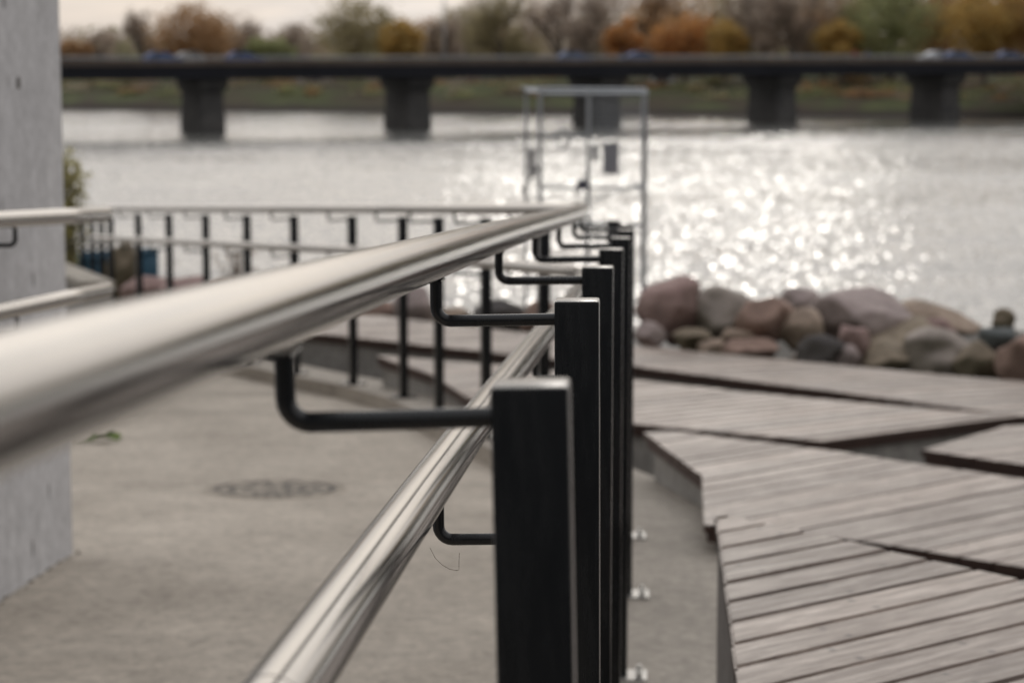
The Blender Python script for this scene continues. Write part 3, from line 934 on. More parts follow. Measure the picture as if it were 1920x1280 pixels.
bm = bmesh.new(); box(bm, (.80 - .12, -.02, H(1.0) - H(3.0)), (.06, .04, .15), bev=.004); obj('sign_plate', bm, M_galv, g)
bm = bmesh.new(); box(bm, (.68 - .12, -.03, H(1.31) - H(3.0)), (.10, .05, .10), bev=.006); obj('lock_box', bm, mat('lock_grey', (.10, .10, .14), .5)[0], g)
bm = bmesh.new(); box(bm, (.20 - .12, .3, H(1.12) - H(3.0)), (.06, .12, .28), bev=.004); obj('side_box', bm, mat('box_grey', (.13, .125, .15), .5)[0], g)
bm = bmesh.new()
x = .76
while x < 1.26:
    tube(bm, [gp(x, .46), gp(x, .86)], .003, 4); x += .04
d = .48
while d < .86:
    tube(bm, [gp(.75, d, .003), gp(1.26, d, .003)], .003, 4); d += .04
obj('mesh_panel', bm, M_galv, g)
bm = bmesh.new()
box(bm, (.70, 22.5, H(3.6)), (2.0, 2.6, 1.3), bev=.02)
tag(obj('landing_block', bm, M_pale), 'low concrete landing block carrying the steel gate', 'landing')

# ------------------------------------------------------------------ blue boat on the shore, far left
M_blue, _t, _b = mat('blue_hull_paint', (0.006, 0.06, 0.11), 0.6)
_t.link(_t.ramp(_t.noise(_t.coord(), 3, 4), [(.3, (.004, .055, .10)), (.7, (.01, .085, .15))]), _b.inputs['Base Color'])
boat = thing('rowing_boat', 'bright blue boat hull lying on the shore behind the far railing', 'boat', (-5.95, 26.5, H(3.2)), rz=R(6))
bm = bmesh.new()
st = []
nS, nR = 14, 8
Lb, Bb, Db = 3.6, 1.2, .75
for i in range(nS + 1):
    u = i / nS
    xx = (u - .5) * Lb
    wdt = Bb / 2 * max(.03, math.sin(math.pi * min(1, .12 + u * .88)) ** .6)
    she = .10 * (2 * u - 1) ** 2
    row = []
    for k in range(nR + 1):
        a = math.pi * k / nR
        row.append(bm.verts.new((xx, -wdt * math.cos(a), Db * (1 - math.sin(a) ** .8) + she * (1 - math.sin(a)))))
    st.append(row)
for a, b_ in zip(st[:-1], st[1:]):
    for k in range(nR): bm.faces.new((a[k], a[k + 1], b_[k + 1], b_[k]))
bm.faces.new(st[0]); bm.faces.new(st[-1][::-1])
hull = obj('hull', bm, M_blue, boat, smooth=True, sharp=40)
md = hull.modifiers.new('thickness', 'SOLIDIFY'); md.thickness = .03
M_bwood, _, _ = mat('boat_timber', (.22, .16, .10), .6)
for xx in (-.8, .3):
    bm = bmesh.new(); box(bm, (xx, 0, .52), (.22, 1.08, .03), bev=.004); obj('thwart', bm, M_bwood, boat)
for s in (0, 1):
    bm = bmesh.new(); tube(bm, [r_[0 if s == 0 else nR].co if False else ((i / nS - .5) * Lb, (-1 if s == 0 else 1) * Bb / 2 * max(.03, math.sin(math.pi * min(1, .12 + i / nS * .88)) ** .6), Db + .10 * (2 * i / nS - 1) ** 2) for i, r_ in enumerate(range(nS + 1))] if False else [((i / nS - .5) * Lb, (-1 if s == 0 else 1) * Bb / 2 * max(.03, math.sin(math.pi * min(1, .12 + i / nS * .88)) ** .6), Db + .10 * (2 * i / nS - 1) ** 2) for i in range(nS + 1)], .025, 8)
    obj('gunwale', bm, M_blue, boat, smooth=True)

# ------------------------------------------------------------------ plants near by
def leaf_quad(bm, p, s, rnd, elong=1.6):
    q_ = Vector((rnd.gauss(0, 1), rnd.gauss(0, 1), rnd.gauss(0, 1))).normalized()
    u = q_.orthogonal().normalized(); v = q_.cross(u)
    a = rnd.uniform(0, 6.28); u, v = u * math.cos(a) + v * math.sin(a), v * math.cos(a) - u * math.sin(a)
    u *= s * elong * .5; v *= s * .5
    bm.faces.new([bm.verts.new(p + k) for k in (-u, -v * .9, u, v * .9)])

def shrub(label, X, y, zb, w, h, leaves, leafs, colr, nst=16, seed=1, name='shrub', cat='shrub'):
    rnd = random.Random(seed)
    t = thing(name, label, cat, (X, y, zb))
    bs = bmesh.new(); bl = bmesh.new()
    for s in range(nst):
        a = rnd.uniform(0, 6.28); rr = rnd.uniform(.1, 1) * w / 2; hh = h * rnd.uniform(.6, 1)
        tip = Vector((math.cos(a) * rr, math.sin(a) * rr, hh))
        mid = Vector((tip.x * .35, tip.y * .35, hh * .55))
        tube(bs, [Vector((tip.x * .05, tip.y * .05, 0)), mid, tip], .01, 4, radii=[.012 * h, .008 * h, .003 * h])
        for k in range(leaves):
            u = rnd.uniform(.25, 1.03)
            p = mid.lerp(tip, (u - .5) * 2) if u > .5 else Vector((0, 0, 0)).lerp(mid, u * 2)
            p = p + Vector((rnd.gauss(0, 1), rnd.gauss(0, 1), rnd.gauss(0, 1))) * .07 * w
            leaf_quad(bl, p, leafs * rnd.uniform(.6, 1.3), rnd)
    obj('stems', bs, M_bark, t)
    obj('foliage', bl, LM[colr], t)
    return t
shrub('yellow-green shrub growing behind the tall concrete wall', -4.82, 24.0, H(3.1), 0.7, 2.0, 110, .05, 'shrub', 34, 4)
shrub('wispy dry brown weed seen through the far railing', -2.62, 21.6, H(2.75), .55, 1.0, 14, .03, 'dry', 22, 9, 'dry_weed', 'weed')

# ------------------------------------------------------------------ bridge
BD = Vector((.905, .426, 0)).normalized(); BN = Vector((-BD.y, BD.x, 0))
B0 = Vector((-34.7, 254.0, 0)) - BN * 2.2 + BD * 1.5
B = thing('road_bridge', 'long concrete girder bridge on stout piers crossing the river', 'bridge', B0)
B.rotation_euler = (0, 0, math.atan2(BD.y, BD.x))
# local: x along the bridge, y across (away), z up from the water
ztop = H(1.32); 
def loc_box(name, x0, x1, y0, y1, z0, z1, m, bev=0.05):
    bm = bmesh.new(); box(bm, ((x0 + x1) / 2, (y0 + y1) / 2, (z0 + z1) / 2), (x1 - x0, y1 - y0, z1 - z0), bev=bev); return obj(name, bm, m, B)
X0, X1 = -140, 235
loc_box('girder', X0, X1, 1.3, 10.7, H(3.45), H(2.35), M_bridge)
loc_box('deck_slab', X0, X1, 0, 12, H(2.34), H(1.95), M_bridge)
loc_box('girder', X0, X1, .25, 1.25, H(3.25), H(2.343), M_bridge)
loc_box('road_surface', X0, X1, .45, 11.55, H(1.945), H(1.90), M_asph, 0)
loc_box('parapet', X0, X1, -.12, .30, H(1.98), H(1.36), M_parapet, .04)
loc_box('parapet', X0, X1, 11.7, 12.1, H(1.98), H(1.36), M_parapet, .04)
bm = bmesh.new()
for yy in (.1, 11.9):
    for zz in (H(1.10), H(1.0)):
        tube(bm, [(X0, yy, zz), (X1, yy, zz)], .035, 5)
    k = X0
    while k < X1:
        tube(bm, [(k, yy, H(1.37)), (k, yy, H(1.0))], .03, 4); k += 2.0
obj('guard_rail', bm, M_galv, B)
for i in range(-4, 9):
    pr = None
    bm = bmesh.new()
    xx = i * 25.0
    # shaft with a slight batter and bevelled edges, wider footing at the water and a stepped head
    def frus(zs):
        rows_ = []
        for z_, hx, y0_, y1_ in zs:
            rows_.append([bm.verts.new((xx + a * hx, b_, z_)) for a, b_ in ((-1, y0_), (1, y0_), (1, y1_), (-1, y1_))])
        for a, b_ in zip(rows_[:-1], rows_[1:]):
            for k in range(4): bm.faces.new((a[k], a[(k + 1) % 4], b_[(k + 1) % 4], b_[k]))
        bm.faces.new(rows_[0][::-1]); bm.faces.new(rows_[-1])
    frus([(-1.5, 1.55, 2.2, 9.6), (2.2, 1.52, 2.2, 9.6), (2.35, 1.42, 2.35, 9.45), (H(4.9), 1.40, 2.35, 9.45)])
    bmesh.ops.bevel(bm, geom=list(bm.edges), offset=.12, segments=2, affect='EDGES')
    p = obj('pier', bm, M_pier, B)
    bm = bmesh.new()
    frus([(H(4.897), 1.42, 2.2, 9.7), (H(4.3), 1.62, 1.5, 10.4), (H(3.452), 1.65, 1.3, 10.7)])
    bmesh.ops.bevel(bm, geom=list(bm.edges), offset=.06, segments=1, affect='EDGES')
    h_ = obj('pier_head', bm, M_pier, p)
def on_bridge(s, across, z):            # world point from bridge coordinates
    return B0 + BD * s + BN * across + Vector((0, 0, z))
BROT = math.atan2(BD.y, BD.x)

# lamp post on the bridge
lp = thing('street_lamp', 'tall thin street lamp post standing on the bridge left of the middle', 'street lamp', on_bridge(27.5, .75, H(1.9)))
bm = bmesh.new(); tube(bm, [(0, 0, 0), (0, 0, 4), (0, 0, 9.5)], .1, 10, radii=[.12, .10, .06]); obj('pole', bm, M_galv, lp, smooth=True)
bm = bmesh.new(); tube(bm, [(0, 0, 9.4), (0, .6, 9.9), (0, 1.6, 10.1)], .05, 8); obj('arm', bm, M_galv, lp, smooth=True)
bm = bmesh.new(); box(bm, (0, 1.9, 10.05), (.3, .8, .14), bev=.05); obj('lamp_head', bm, M_galv, lp)
bm = bmesh.new(); box(bm, (0, 0, .15), (.34, .34, .3), bev=.03); obj('base', bm, M_parapet, lp)

# cars
M_glass, _, _ = mat('car_glass', (0.02, 0.025, 0.03), 0.45, 0, .3)
M_tyre, _, _ = mat('tyre_rubber', (0.02, 0.02, 0.02), 0.85)
M_rim, _, _ = mat('wheel_rim', (0.45, 0.45, 0.46), 0.35, 0.8)
M_lampg, _, _ = mat('lamp_glass', (0.6, 0.6, 0.58), 0.15)
M_red, _, _ = mat('tail_lamp', (0.35, 0.02, 0.02), 0.3)
def car(label, s, lane, colr, kind='hatch', face=1, name='car'):
    t = thing(name, label, 'van' if kind == 'van' else 'car', on_bridge(s, lane, H(1.90) + .0), rz=BROT + (0 if face > 0 else math.pi), group='cars crossing the bridge')
    m, _, b = mat('car_paint', colr, .55, 0, .25)
    if kind == 'van':
        low = [(-2.5, .35), (2.45, .35), (2.5, .8), (2.35, 1.15), (1.75, 1.35), (1.15, 2.05), (-2.35, 2.15), (-2.5, 1.9)]
        win = [((1.62, 1.38), (1.16, 1.92), (.55, 1.92), (.55, 1.35))]
        W_ = 1.9
    else:
        low = [(-2.1, .35), (2.1, .35), (2.15, .62), (2.0, .82), (1.05, .98), (.35, 1.42), (-1.1, 1.48), (-1.9, 1.05), (-2.12, .9)]
        win = [((.88, 1.0), (.33, 1.36), (-.28, 1.39), (-.28, .98)), ((-.36, .98), (-.36, 1.39), (-1.05, 1.40), (-1.55, 1.05))]
        W_ = 1.7
    bm = bmesh.new()
    L_ = [bm.verts.new((x, -W_ / 2 * (1 if z < 1.0 else .86), z)) for x, z in low]
    R_ = [bm.verts.new((x, W_ / 2 * (1 if z < 1.0 else .86), z)) for x, z in low]
    bm.faces.new(L_); bm.faces.new(R_[::-1])
    for i in range(len(low)):
        j = (i + 1) % len(low); bm.faces.new((L_[i], R_[i], R_[j], L_[j]))
    bmesh.ops.bevel(bm, geom=list(bm.edges), offset=.06, segments=2, affect='EDGES')
    obj('body', bm, m, t, smooth=True, sharp=45)
    for wn_ in win:
        for sd in (-1, 1):
            bm = bmesh.new()
            yk = lambda z: sd * (W_ / 2 * (1 - .14 * min(1, max(0, (z - .8) / .45))) + .012)
            vs = [bm.verts.new((x, yk(z), z)) for x, z in wn_]; vi = [bm.verts.new((x, yk(z) - sd * .03, z)) for x, z in wn_]
            bm.faces.new(vs); bm.faces.new(vi[::-1])
            for i in range(len(vs)):
                j = (i + 1) % len(vs); bm.faces.new((vs[i], vi[i], vi[j], vs[j]))
            obj('window', bm, M_glass, t)
    for xw in (-1.35, 1.35):
        for sd in (-1, 1):
            bm = bmesh.new(); bmesh.ops.create_cone(bm, cap_ends=True, segments=20, radius1=.32, radius2=.32, depth=.2, matrix=Matrix.Translation((xw, sd * (W_ / 2 - .06), .32)) @ Matrix.Rotation(R(90), 4, 'X'))
            wo = obj('wheel', bm, M_tyre, t)
            bm = bmesh.new(); bmesh.ops.create_cone(bm, cap_ends=True, segments=16, radius1=.19, radius2=.19, depth=.03, matrix=Matrix.Translation((xw, sd * (W_ / 2 + .055), .32)) @ Matrix.Rotation(R(90), 4, 'X'))
            obj('rim', bm, M_rim, wo)
    for sd in (-1, 1):
        bm = bmesh.new(); box(bm, (low[2][0] - .02, sd * .6, .68), (.1, .3, .14), bev=.02); obj('headlight', bm, M_lampg, t)
        bm = bmesh.new(); box(bm, (low[0][0] + .0, sd * .62, .78), (.08, .2, .16), bev=.02); obj('tail_light', bm, M_red, t)
    return t
# position s along the bridge from the picture column
def s_at(pxl):
    k = (pxl - 960) / 4232.0
    return (k * B0.y - B0.x) / (BD.x - k * BD.y)
car('blue car on the bridge near its left end', s_at(332), 3.2, (.05, .10, .26))
car('light grey car following the blue car at the left end of the bridge', s_at(392), 6.8, (.42, .41, .40), face=-1)
car('dark blue estate car on the bridge above the first span right of the first pier', s_at(483), 3.2, (.05, .08, .22))
car('grey-blue car on the bridge right of the middle, left of the steel gate top', s_at(1098), 3.2, (.09, .13, .24))
car('dark blue car on the bridge above the orange trees', s_at(1238), 6.8, (.06, .09, .20), face=-1)
car('small white car on the bridge near the right edge', s_at(1782), 5.2, (.62, .64, .68), face=-1)
car('blue car beside the white car at the right end of the bridge', s_at(1812), 3.2, (.04, .08, .20))
car('grey car third in the queue at the right end of the bridge', s_at(1846), 6.8, (.18, .19, .23))
car('dark blue car cut by the right edge of the picture on the bridge', s_at(1908), 3.2, (.03, .06, .17))

# pedestrians on the bridge
def person(label, s, colr, face=1, name='person'):
    m, t, b = mat('clothes_and_skin', colr, .8)
    sp = t.n('ShaderNodeSeparateXYZ'); t.link(t.coord(), sp.inputs[0])
    c = t.ramp(t.math('DIVIDE', sp.outputs[2], 1.8), [(.0, (.03, .03, .035)), (.50, (.03, .03, .04)), (.52, colr), (.83, colr), (.845, (.42, .27, .2)), (.94, (.40, .26, .19)), (.95, (.06, .04, .03))])
    t.node_ = None
    for nd in m.node_tree.nodes:
        if nd.type == 'VALTORGB': nd.color_ramp.interpolation = 'CONSTANT'
    t.link(c, b.inputs['Base Color'])
    V = [((0, 0, .95), .14), ((0, 0, 1.15), .13), ((0, 0, 1.38), .16), ((0, 0, 1.5), .06), ((.01, 0, 1.6), .085), ((.015, 0, 1.72), .08),
         ((0, .09, .9), .10), ((.12, .09, .5), .065), ((.06, .09, .08), .045), ((.2, .09, .05), .035),
         ((0, -.09, .9), .10), ((-.04, -.09, .5), .065), ((-.22, -.09, .1), .045), ((-.1, -.09, .04), .035),
         ((0, .2, 1.42), .06), ((-.08, .24, 1.12), .045), ((.04, .25, .9), .035), ((0, -.2, 1.42), .06), ((.08, -.24, 1.12), .045), ((.16, -.25, .92), .035)]
    Ed = [(0, 1), (1, 2), (2, 3), (3, 4), (4, 5), (0, 6), (6, 7), (7, 8), (8, 9), (0, 10), (10, 11), (11, 12), (12, 13), (2, 14), (14, 15), (15, 16), (2, 17), (17, 18), (18, 19)]
    me = bpy.data.meshes.new('person'); me.from_pydata([v for v, _ in V], Ed, []); me.materials.append(m)
    o = bpy.data.objects.new(name, me); COL.objects.link(o)
    md = o.modifiers.new('skin', 'SKIN')
    for i, (_, r) in enumerate(V):
        me.skin_vertices[0].data[i].radius = (r, r); me.skin_vertices[0].data[i].use_root = (i == 0)
    o.modifiers.new('sub', 'SUBSURF').render_levels = 1
    o.location = on_bridge(s, .95, H(1.90)); o.rotation_euler = (0, 0, BROT + (0 if face > 0 else math.pi))
    return tag(o, label, 'person', 'people walking on the bridge')
person('person in a red jacket walking on the bridge left of the cars at the right', s_at(1600), (.42, .05, .04))
person('person in a blue-grey coat walking behind the one in red on the bridge', s_at(1624), (.13, .15, .24), -1)
person('person in a dark coat walking on the bridge above the orange trees', s_at(1172), (.05, .05, .07))

# ------------------------------------------------------------------ trees on the far bank
def branch_tree(bm, p, d, L, r, lvl, rnd, tips, spread=.55, up=.15):
    q_ = p + d * L
    mid = p.lerp(q_, .5) + Vector((rnd.gauss(0, 1), rnd.gauss(0, 1), 0)) * L * .06
    tube(bm, [p, mid, q_], r, 5 if lvl > 2 else 3, caps=False, radii=[r, r * .8, r * .6])
    tips.append((q_, lvl))
    if lvl == 0: return
    nb = rnd.choice((3, 3, 4)) if lvl > 1 else 3
    for k in range(nb):
        a = rnd.uniform(0, 6.28)
        side = (d.orthogonal().normalized() * math.cos(a) + d.cross(d.orthogonal().normalized()) * math.sin(a))
        nd = (d + side * spread * rnd.uniform(.6, 1.4) + Vector((0, 0, up))).normalized()
        branch_tree(bm, p.lerp(q_, rnd.uniform(.45, 1)), nd, L * rnd.uniform(.58, .82), r * .55, lvl - 1, rnd, tips, spread, up)

def tree(label, px_x, top, width, kind, colr, y_extra=0.0, seed=0, bare=False, leafn=None, name=None, low=.12):
    """px_x = picture column, used with the distance to find the plot on the bank; top = height above eye level of the crown"""
    rnd = random.Random(seed)
    k = (px_x - 960) / 4232.0
    y = 350.0
    for _ in range(6): y = shore_y(k * y) + 26 + y_extra
    x = k * y
    zb = bank_z(x, y) - .2
    hgt = H(-top) - zb
    t = thing(name or ('bare_tree' if bare else 'autumn_tree'), label, 'tree', (x, y, zb), group='trees on the far bank')
    bt = bmesh.new(); tips = []
    r0 = hgt * .022
    if bare:
        Lt = hgt * .30
        tube(bt, [(0, 0, 0), (0, 0, Lt)], r0, 7, radii=[r0 * 1.3, r0])
        for kk in range(7):
            a = 6.28 * kk / 7 + rnd.uniform(-.4, .4)
            d_ = Vector((math.cos(a) * .75 * width / hgt, math.sin(a) * .5, .35 + kk * .13)).normalized()
            branch_tree(bt, Vector((0, 0, Lt * (.35 + .65 * kk / 6))), d_, hgt * (.16 + .02 * kk), r0 * .55, 4, rnd, tips, .5, .12)
    else:
        tube(bt, [(0, 0, 0), (.1, 0, hgt * .4), (0, .1, hgt * .85)], r0, 7, radii=[r0 * 1.3, r0, r0 * .3])
        for kk in range(9):
            a = rnd.uniform(0, 6.28); z0 = hgt * rnd.uniform(.2, .6)
            e_ = Vector((math.cos(a) * width * .38, math.sin(a) * width * .38, z0 + hgt * rnd.uniform(.12, .3)))
            tube(bt, [Vector((0, 0, z0)), Vector((e_.x * .5, e_.y * .5, (z0 + e_.z) / 2 + .2)), e_], r0, 5, radii=[r0 * .5, r0 * .35, r0 * .12])
    obj('trunk', bt, M_bark, t)
    bl = bmesh.new()
    if bare:
        pts = [p for p, l in tips if l <= 2]
        rnd.shuffle(pts)
        nleaf = int((leafn or 900) * 3.2)
        mxz = max(p.z for p in pts)
        for i in range(nleaf):
            q0 = pts[i % len(pts)]
            q0 = q0.lerp(Vector((q0.x * .2, q0.y * .2, q0.z * .72)), rnd.random() ** 1.6 * .8)
            p = q0 + Vector((rnd.gauss(0, 1), rnd.gauss(0, 1), rnd.gauss(0, 1))) * .85
            leaf_quad(bl, p, rnd.uniform(.13, .27), rnd)
        # fine twigs
        for i in range(2600):
            p = pts[rnd.randrange(len(pts))]; d_ = Vector((rnd.gauss(0, 1), rnd.gauss(0, 1), rnd.gauss(.5, 1))).normalized() * rnd.uniform(.5, 1.3)
            sd = d_.orthogonal().normalized() * .045
            bl.faces.new([bl.verts.new(p - sd), bl.verts.new(p + sd), bl.verts.new(p + d_)])
    else:
        nc = 120 if width > 9 else 70
        cz = hgt * (1 + low) / 2; rz_ = hgt * (1 - low) / 2; rx = width / 2
        nleaf = leafn or 5200
        clumps = []
        for i in range(nc):
            v = Vector((rnd.gauss(0, 1), rnd.gauss(0, 1), rnd.gauss(0, 1))).normalized() * (rnd.random() ** .45)
            lump = 1 + .22 * noise.noise(v * 1.9 + Vector((seed, 0, 0)))
            clumps.append((Vector((v.x * rx * lump * .92, v.y * rx * lump * .92, cz + v.z * rz_ * lump * .92)), rnd.uniform(.10, .2) * width))
        for i in range(nleaf):
            c, r = clumps[rnd.randrange(nc)]
            p = c + Vector((rnd.gauss(0, 1), rnd.gauss(0, 1), rnd.gauss(0, .8))) * r * .5
            if p.z < .3: p.z = .3
            leaf_quad(bl, p, rnd.uniform(.22, .48), rnd)
    obj('crown', bl, LM[colr], t)
    return t
# column, crown top above eye level (m), crown width (m)
TR = [
 ('low bushy brown tree right beside the tall wall at the far left', 150, 1.2, 7, 'rust', False, 3, None),
 ('thin bare tree with pale twigs at the left', 196, 2.6, 7, 'dull', True, 8, 500),
 ('slender bare tree with a high forked top left of the round rust tree', 278, 6.6, 6.5, 'dull', True, 4, 450),
 ('broad round rust-brown tree above the left pier', 372, 6.0, 13.5, 'rust', False, 0, 7500),
 ('pale bare tree right of the round rust tree', 468, 4.6, 7.5, 'dull', True, 14, 450),
 ('dark green round bush-like tree between two bare ones', 512, 1.4, 8, 'green', False, 2, None),
 ('small pale bare tree left of the big dark one', 556, 3.8, 7, 'dull', True, 16, 350),
 ('big dark olive tree with dense twigs near the second pier', 676, 7.6, 13.5, 'olive', False, 4, 5600),
 ('golden-brown tree leaning on the right side of the big dark one', 752, 3.9, 7.5, 'gold', False, 0, None),
 ('bare brown tree just right of the street lamp', 836, 5.4, 8, 'dull', True, 6, 900),
 ('tall spreading willow with thin olive foliage left of the steel gate', 940, 9.6, 12, 'olive', True, 0, 2800),
 ('tall bare tree above the steel gate', 1048, 10.5, 11, 'dull', True, 10, 900),
 ('bare tree with dark branches left of the orange trees', 1112, 8.6, 9, 'dull', True, 3, 900),
 ('small round orange tree', 1172, 3.8, 7.0, 'orange', False, -4, None),
 ('tall bare tree behind the two orange trees', 1226, 9.6, 10, 'rust', True, 15, 1500),
 ('wide orange tree right of the small round orange one', 1280, 4.6, 11, 'orange', False, 0, 5200),
 ('yellow-orange low tree at the foot of the tall bare ones', 1352, 3.4, 7, 'gold', False, -4, None),
 ('thin dark bare tree standing alone before a gap of sky', 1400, 9.8, 8, 'dull', True, 4, 700),
 ('very dark dense bare tree above the fourth pier', 1482, 10.4, 11, 'dull', True, 0, 3200),
 ('bare tree with brown leaves left of the grey-green one', 1536, 8.8, 8.5, 'rust', True, 8, 1400),
 ('low yellow-olive tree under the bare brown ones', 1568, 3.4, 8, 'gold', False, -5, None),
 ('large grey-green willow near the right side', 1660, 9.8, 14, 'green', False, 0, 6500),
 ('brown tree between the grey-green willow and the golden one', 1748, 9.4, 9, 'rust', False, 8, 4500),
 ('big golden-orange tree at the right edge', 1832, 9.2, 13, 'gold', False, -2, 7000),
 ('dark rust tree cut by the right edge of the picture', 1918, 8.6, 11, 'rust', False, 2, 5000),
 ('tall thin tree beyond the left side of the big willow', 1606, 8.0, 7, 'olive', True, 12, 1800),
 ('faint wispy tree between the two bare trees at the far left', 236, 3.6, 9, 'dull', False, 40, 1300),
 ('faint wispy crown just right of the round rust tree', 452, 5.2, 11, 'dull', False, 38, 1600),
 ('faint wispy crown behind the small pale bare tree', 566, 4.6, 10, 'dull', False, 40, 1400),
 ('faint wispy crown behind the street lamp', 808, 5.6, 10, 'rust', False, 40, 1700),
 ('feathery olive crown between the lamp and the tall willow', 874, 7.0, 11, 'olive', False, 36, 2000),
 ('faint grey-brown tree far behind the tall willow', 905, 7.6, 13, 'dull', False, 45, 2600),
 ('wide hazy brown tree far behind the steel gate', 1000, 9.8, 15, 'dull', False, 50, 3200),
 ('hazy brown crown high behind the small round orange tree', 1130, 11.5, 15, 'dull', False, 45, 3600),
 ('tall hazy rust crown high behind the wide orange tree', 1262, 11.0, 15, 'rust', False, 40, 3600),
 ('hazy olive crown rising behind the low yellow-orange tree', 1352, 9.0, 11, 'olive', False, 42, 2600),
 ('broad hazy brown crown behind the very dark bare tree', 1450, 12.5, 16, 'dull', False, 45, 4600),
 ('hazy olive-brown crown behind the bare tree with brown leaves', 1560, 11.5, 15, 'olive', False, 45, 4200),
 ('high brown crown behind the gap between willow and golden tree', 1735, 12.5, 16, 'rust', False, 40, 4600),
 ('high golden-brown crown behind the big golden-orange tree', 1870, 12.5, 16, 'gold', False, 42, 4600),
 ('dull green tree just beyond the right edge of the view', 2010, 8.8, 12, 'green', False, 0, 4000),
 ('bare tree just beyond the left edge of the view behind the wall', 60, 3.5, 9, 'dull', True, 0, 500),
]
for i, (lb, px_, top, wd, cl, br, ye, ln) in enumerate(TR):
    tree(lb, px_, top * 1.10 + .3, wd * 1.05, None, cl, ye, 50 + i, br, ln)

# undergrowth on the far bank slope and the distant wood behind: uncountable masses
def mass(name, label, cat, items, mats, seed):
    rnd = random.Random(seed)
    bm = bmesh.new()
    for (x, y, z, w, h, n_, ls) in items:
        mi = rnd.randrange(len(mats))
        for i in range(n_):
            v = Vector((max(-1, min(1, rnd.gauss(0, .42))) * w, max(-.8, min(.8, rnd.gauss(0, .3))) * w, min(.98, abs(rnd.gauss(0, .42))) * h))
            leaf_quad(bm, Vector((x, y, z)) + v, rnd.uniform(.6, 1.3) * ls, rnd, 1.4)
            bm.faces.ensure_lookup_table() if False else None
    me_faces = None
    o = obj(name, bm, mats)
    cnt = 0
    for (x, y, z, w, h, n_, ls) in items:
        mi = rnd.randrange(len(mats))
        for k in range(n_):
            o.data.polygons[cnt].material_index = mi; cnt += 1
    tag(o, label, cat, kind='stuff')
    return o
rnd = random.Random(77)
it = []
for i in range(150):
    x = rnd.uniform(-85, 95); d_ = rnd.uniform(9, 26); y = shore_y(x) + d_
    it.append((x, y, bank_z(x, y) - .1, rnd.uniform(1.5, 4), rnd.uniform(.6, 2.0), 110, .38))
mass('undergrowth', 'tangled brown and green undergrowth covering the far bank slope', 'undergrowth', it, [LM['green'], LM['dull'], LM['rust'], LM['olive'], LM['dull']], 5)
it = []
for i in range(320):
    x = rnd.uniform(-125, 140); d_ = rnd.uniform(55, 120); y = shore_y(x) + d_
    right = (x + 125) / 265
    it.append((x, y, bank_z(x, y), rnd.uniform(4, 9), rnd.uniform(5.5, 8.5) + min(10, 36 * max(0, right - .40)) * rnd.uniform(.25, 1.1), 210, .55))
mass('distant_wood', 'hazy brown wood behind the far bank trees', 'wood', it, [LM['dull'], LM['dull'], LM['rust'], LM['olive'], LM['green']], 6)

# small houses on the far bank, seen under the bridge
M_hw, _, _ = mat('white_render', (.55, .55, .54), .8)
M_hr, _, _ = mat('roof_tiles', (.16, .09, .07), .8)
def house(label, px_, d_, w, dpt, h):
    k = (px_ - 960) / 4232.0; y = 350.
    for _ in range(6): y = shore_y(k * y) + d_
    x = k * y; zb = bank_z(x, y)
    t = thing('house', label, 'house', (x, y, zb - .1), rz=R(-12), group='small houses on the far bank')
    bm = bmesh.new(); box(bm, (0, 0, h / 2), (w, dpt, h)); obj('wall', bm, M_hw, t)
    bm = bmesh.new()
    v = [bm.verts.new(p) for p in ((-w / 2 - .3, -dpt / 2 - .3, h + .01), (w / 2 + .3, -dpt / 2 - .3, h + .01), (w / 2 + .3, dpt / 2 + .3, h + .01), (-w / 2 - .3, dpt / 2 + .3, h + .01), (-w / 2 - .3, 0, h + 1.3), (w / 2 + .3, 0, h + 1.3))]
    for f in ((0, 1, 5, 4), (2, 3, 4, 5), (0, 4, 3), (1, 2, 5), (3, 2, 1, 0)): bm.faces.new([v[i] for i in f])
    obj('roof', bm, M_hr, t)
    for xx in (-w * .25, w * .25):
        bm = bmesh.new(); box(bm, (xx, -dpt / 2 - .02, h * .55), (.8, .06, .9)); wo = obj('window', bm, M_glass, t)
        bm = bmesh.new(); box(bm, (xx, -dpt / 2 - .06, h * .55 - .5), (.95, .1, .06)); obj('sill', bm, M_hw, wo)
    bm = bmesh.new(); box(bm, (0, -dpt / 2 - .02, .95), (.8, .06, 1.9)); obj('door', bm, M_fascia, t)
house('small white house on the far bank under the first full bridge span', 597, 20, 4.4, 4, 1.6)
house('little white cabin on the far bank right of the steel gate', 1240, 24, 3.6, 3.5, 1.5)

# ------------------------------------------------------------------ sky, sun
SUN_EL, SUN_AZ = R(20), R(4.0)          # azimuth measured from +Y towards +X
w = bpy.data.worlds.new('World'); scene.world = w; w.use_nodes = True
nt = w.node_tree
class NW(N):
    def __init__(s, nt): s.t = nt; s.L = nt.links
t = NW(nt)
bg = nt.nodes['Background']; bg.inputs['Strength'].default_value = 0.125
sky = t.n('ShaderNodeTexSky', _sky_type='NISHITA')
sky.sun_disc = False; sky.sun_elevation = SUN_EL; sky.sun_rotation = SUN_AZ
sky.air_density = 1.0; sky.dust_density = 2.0; sky.ozone_density = 1.0
co = t.coord('Generated')
cl = t.noise(t.mapping(co, (1.0, 1.0, 4.5), loc=(.3, .1, .2)), 2.6, 7, .6, .4)
cov = t.ramp(cl, [(.30, .93), (.58, 1.0)])
tone = t.ramp(t.noise(t.mapping(co, (1, 1, 6), loc=(1.3, .4, 0)), 5.5, 6, .6, .5), [(.32, (4.7, 4.65, 4.7)), (.55, (5.8, 5.58, 5.4)), (.75, (7.3, 6.85, 6.4))])
col = t.mix(cov, sky.outputs[0], tone)
sp = t.n('ShaderNodeSeparateXYZ'); t.link(co, sp.inputs[0])
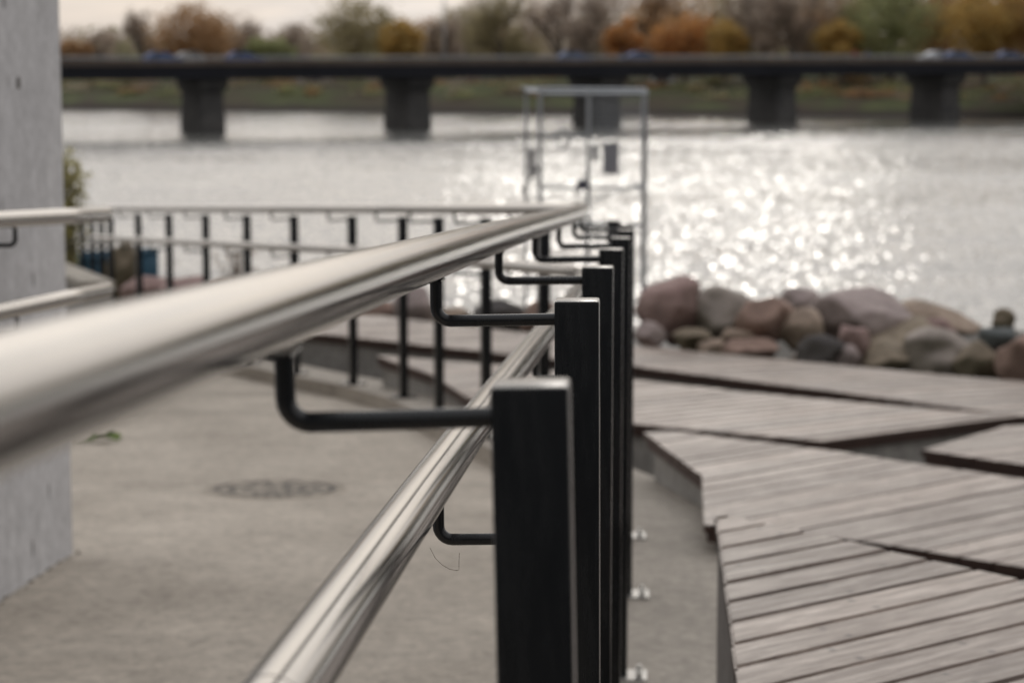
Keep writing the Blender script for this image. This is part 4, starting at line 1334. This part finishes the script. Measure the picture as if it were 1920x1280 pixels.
col = t.mix(1.0, col, t.ramp(sp.outputs[2], [(.0, (.90, .875, .855)), (.05, (1.08, 1.055, 1.03)), (.16, (1.45, 1.42, 1.38)), (.5, (1.38, 1.37, 1.36)), (1.0, (1.2, 1.26, 1.34))]), 'MULTIPLY')
# thin cloud: brighter around the veiled sun, darker on the far side of the sky
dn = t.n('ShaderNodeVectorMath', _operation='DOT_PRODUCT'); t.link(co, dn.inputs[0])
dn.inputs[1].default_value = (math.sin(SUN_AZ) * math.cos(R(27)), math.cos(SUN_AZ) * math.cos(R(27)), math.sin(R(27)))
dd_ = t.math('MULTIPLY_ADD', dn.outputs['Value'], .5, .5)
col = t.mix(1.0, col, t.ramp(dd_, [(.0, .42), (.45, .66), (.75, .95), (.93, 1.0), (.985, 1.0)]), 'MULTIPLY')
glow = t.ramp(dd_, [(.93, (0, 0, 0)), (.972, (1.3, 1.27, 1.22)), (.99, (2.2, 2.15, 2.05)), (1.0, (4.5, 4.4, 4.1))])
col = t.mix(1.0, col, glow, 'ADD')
back = t.math('MULTIPLY', t.ramp(dd_, [(.30, 1.0), (.62, 0.0)]), t.ramp(sp.outputs[2], [(.14, 1.0), (.48, 0.0)]))     # added dark sky band low behind the viewer, darkens post and rail reflections
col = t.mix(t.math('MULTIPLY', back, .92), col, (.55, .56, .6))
col = t.mix(t.ramp(sp.outputs[2], [(-.0, 0.0), (.004, 1.0)]), (.75, .72, .68), col)
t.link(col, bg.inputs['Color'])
ld = bpy.data.lights.new('sun', 'SUN'); ld.energy = 0.062; ld.angle = R(3); ld.color = (1.0, .94, .86)
lo = bpy.data.objects.new('sun', ld); COL.objects.link(lo)
dirv = Vector((math.sin(SUN_AZ) * math.cos(SUN_EL), math.cos(SUN_AZ) * math.cos(SUN_EL), math.sin(SUN_EL)))
lo.rotation_euler = dirv.to_track_quat('Z', 'Y').to_euler()
lo.location = (0, 0, 40)

# ------------------------------------------------------------------ camera
cd = bpy.data.cameras.new('camera'); cam = bpy.data.objects.new('camera', cd); COL.objects.link(cam)
cam.location = (0, 0, CAM_H)
cam.rotation_euler = (R(90) - math.atan(550 / (1920 * 80 / 36)), 0, 0)
cd.lens = 80; cd.sensor_width = 36; cd.clip_start = .05; cd.clip_end = 4000
cd.dof.use_dof = True; cd.dof.focus_distance = 2.53; cd.dof.aperture_fstop = 7.4; cd.dof.aperture_blades = 0
scene.camera = cam
scene.view_settings.view_transform = 'Standard'; scene.view_settings.look = 'None'; scene.view_settings.exposure = 0; scene.view_settings.gamma = 1
scene.render.engine = 'CYCLES'
scene.cycles.sample_clamp_direct = 40
scene.cycles.sample_clamp_indirect = 6
scene.cycles.use_denoising = True
scene.cycles.max_bounces = 8
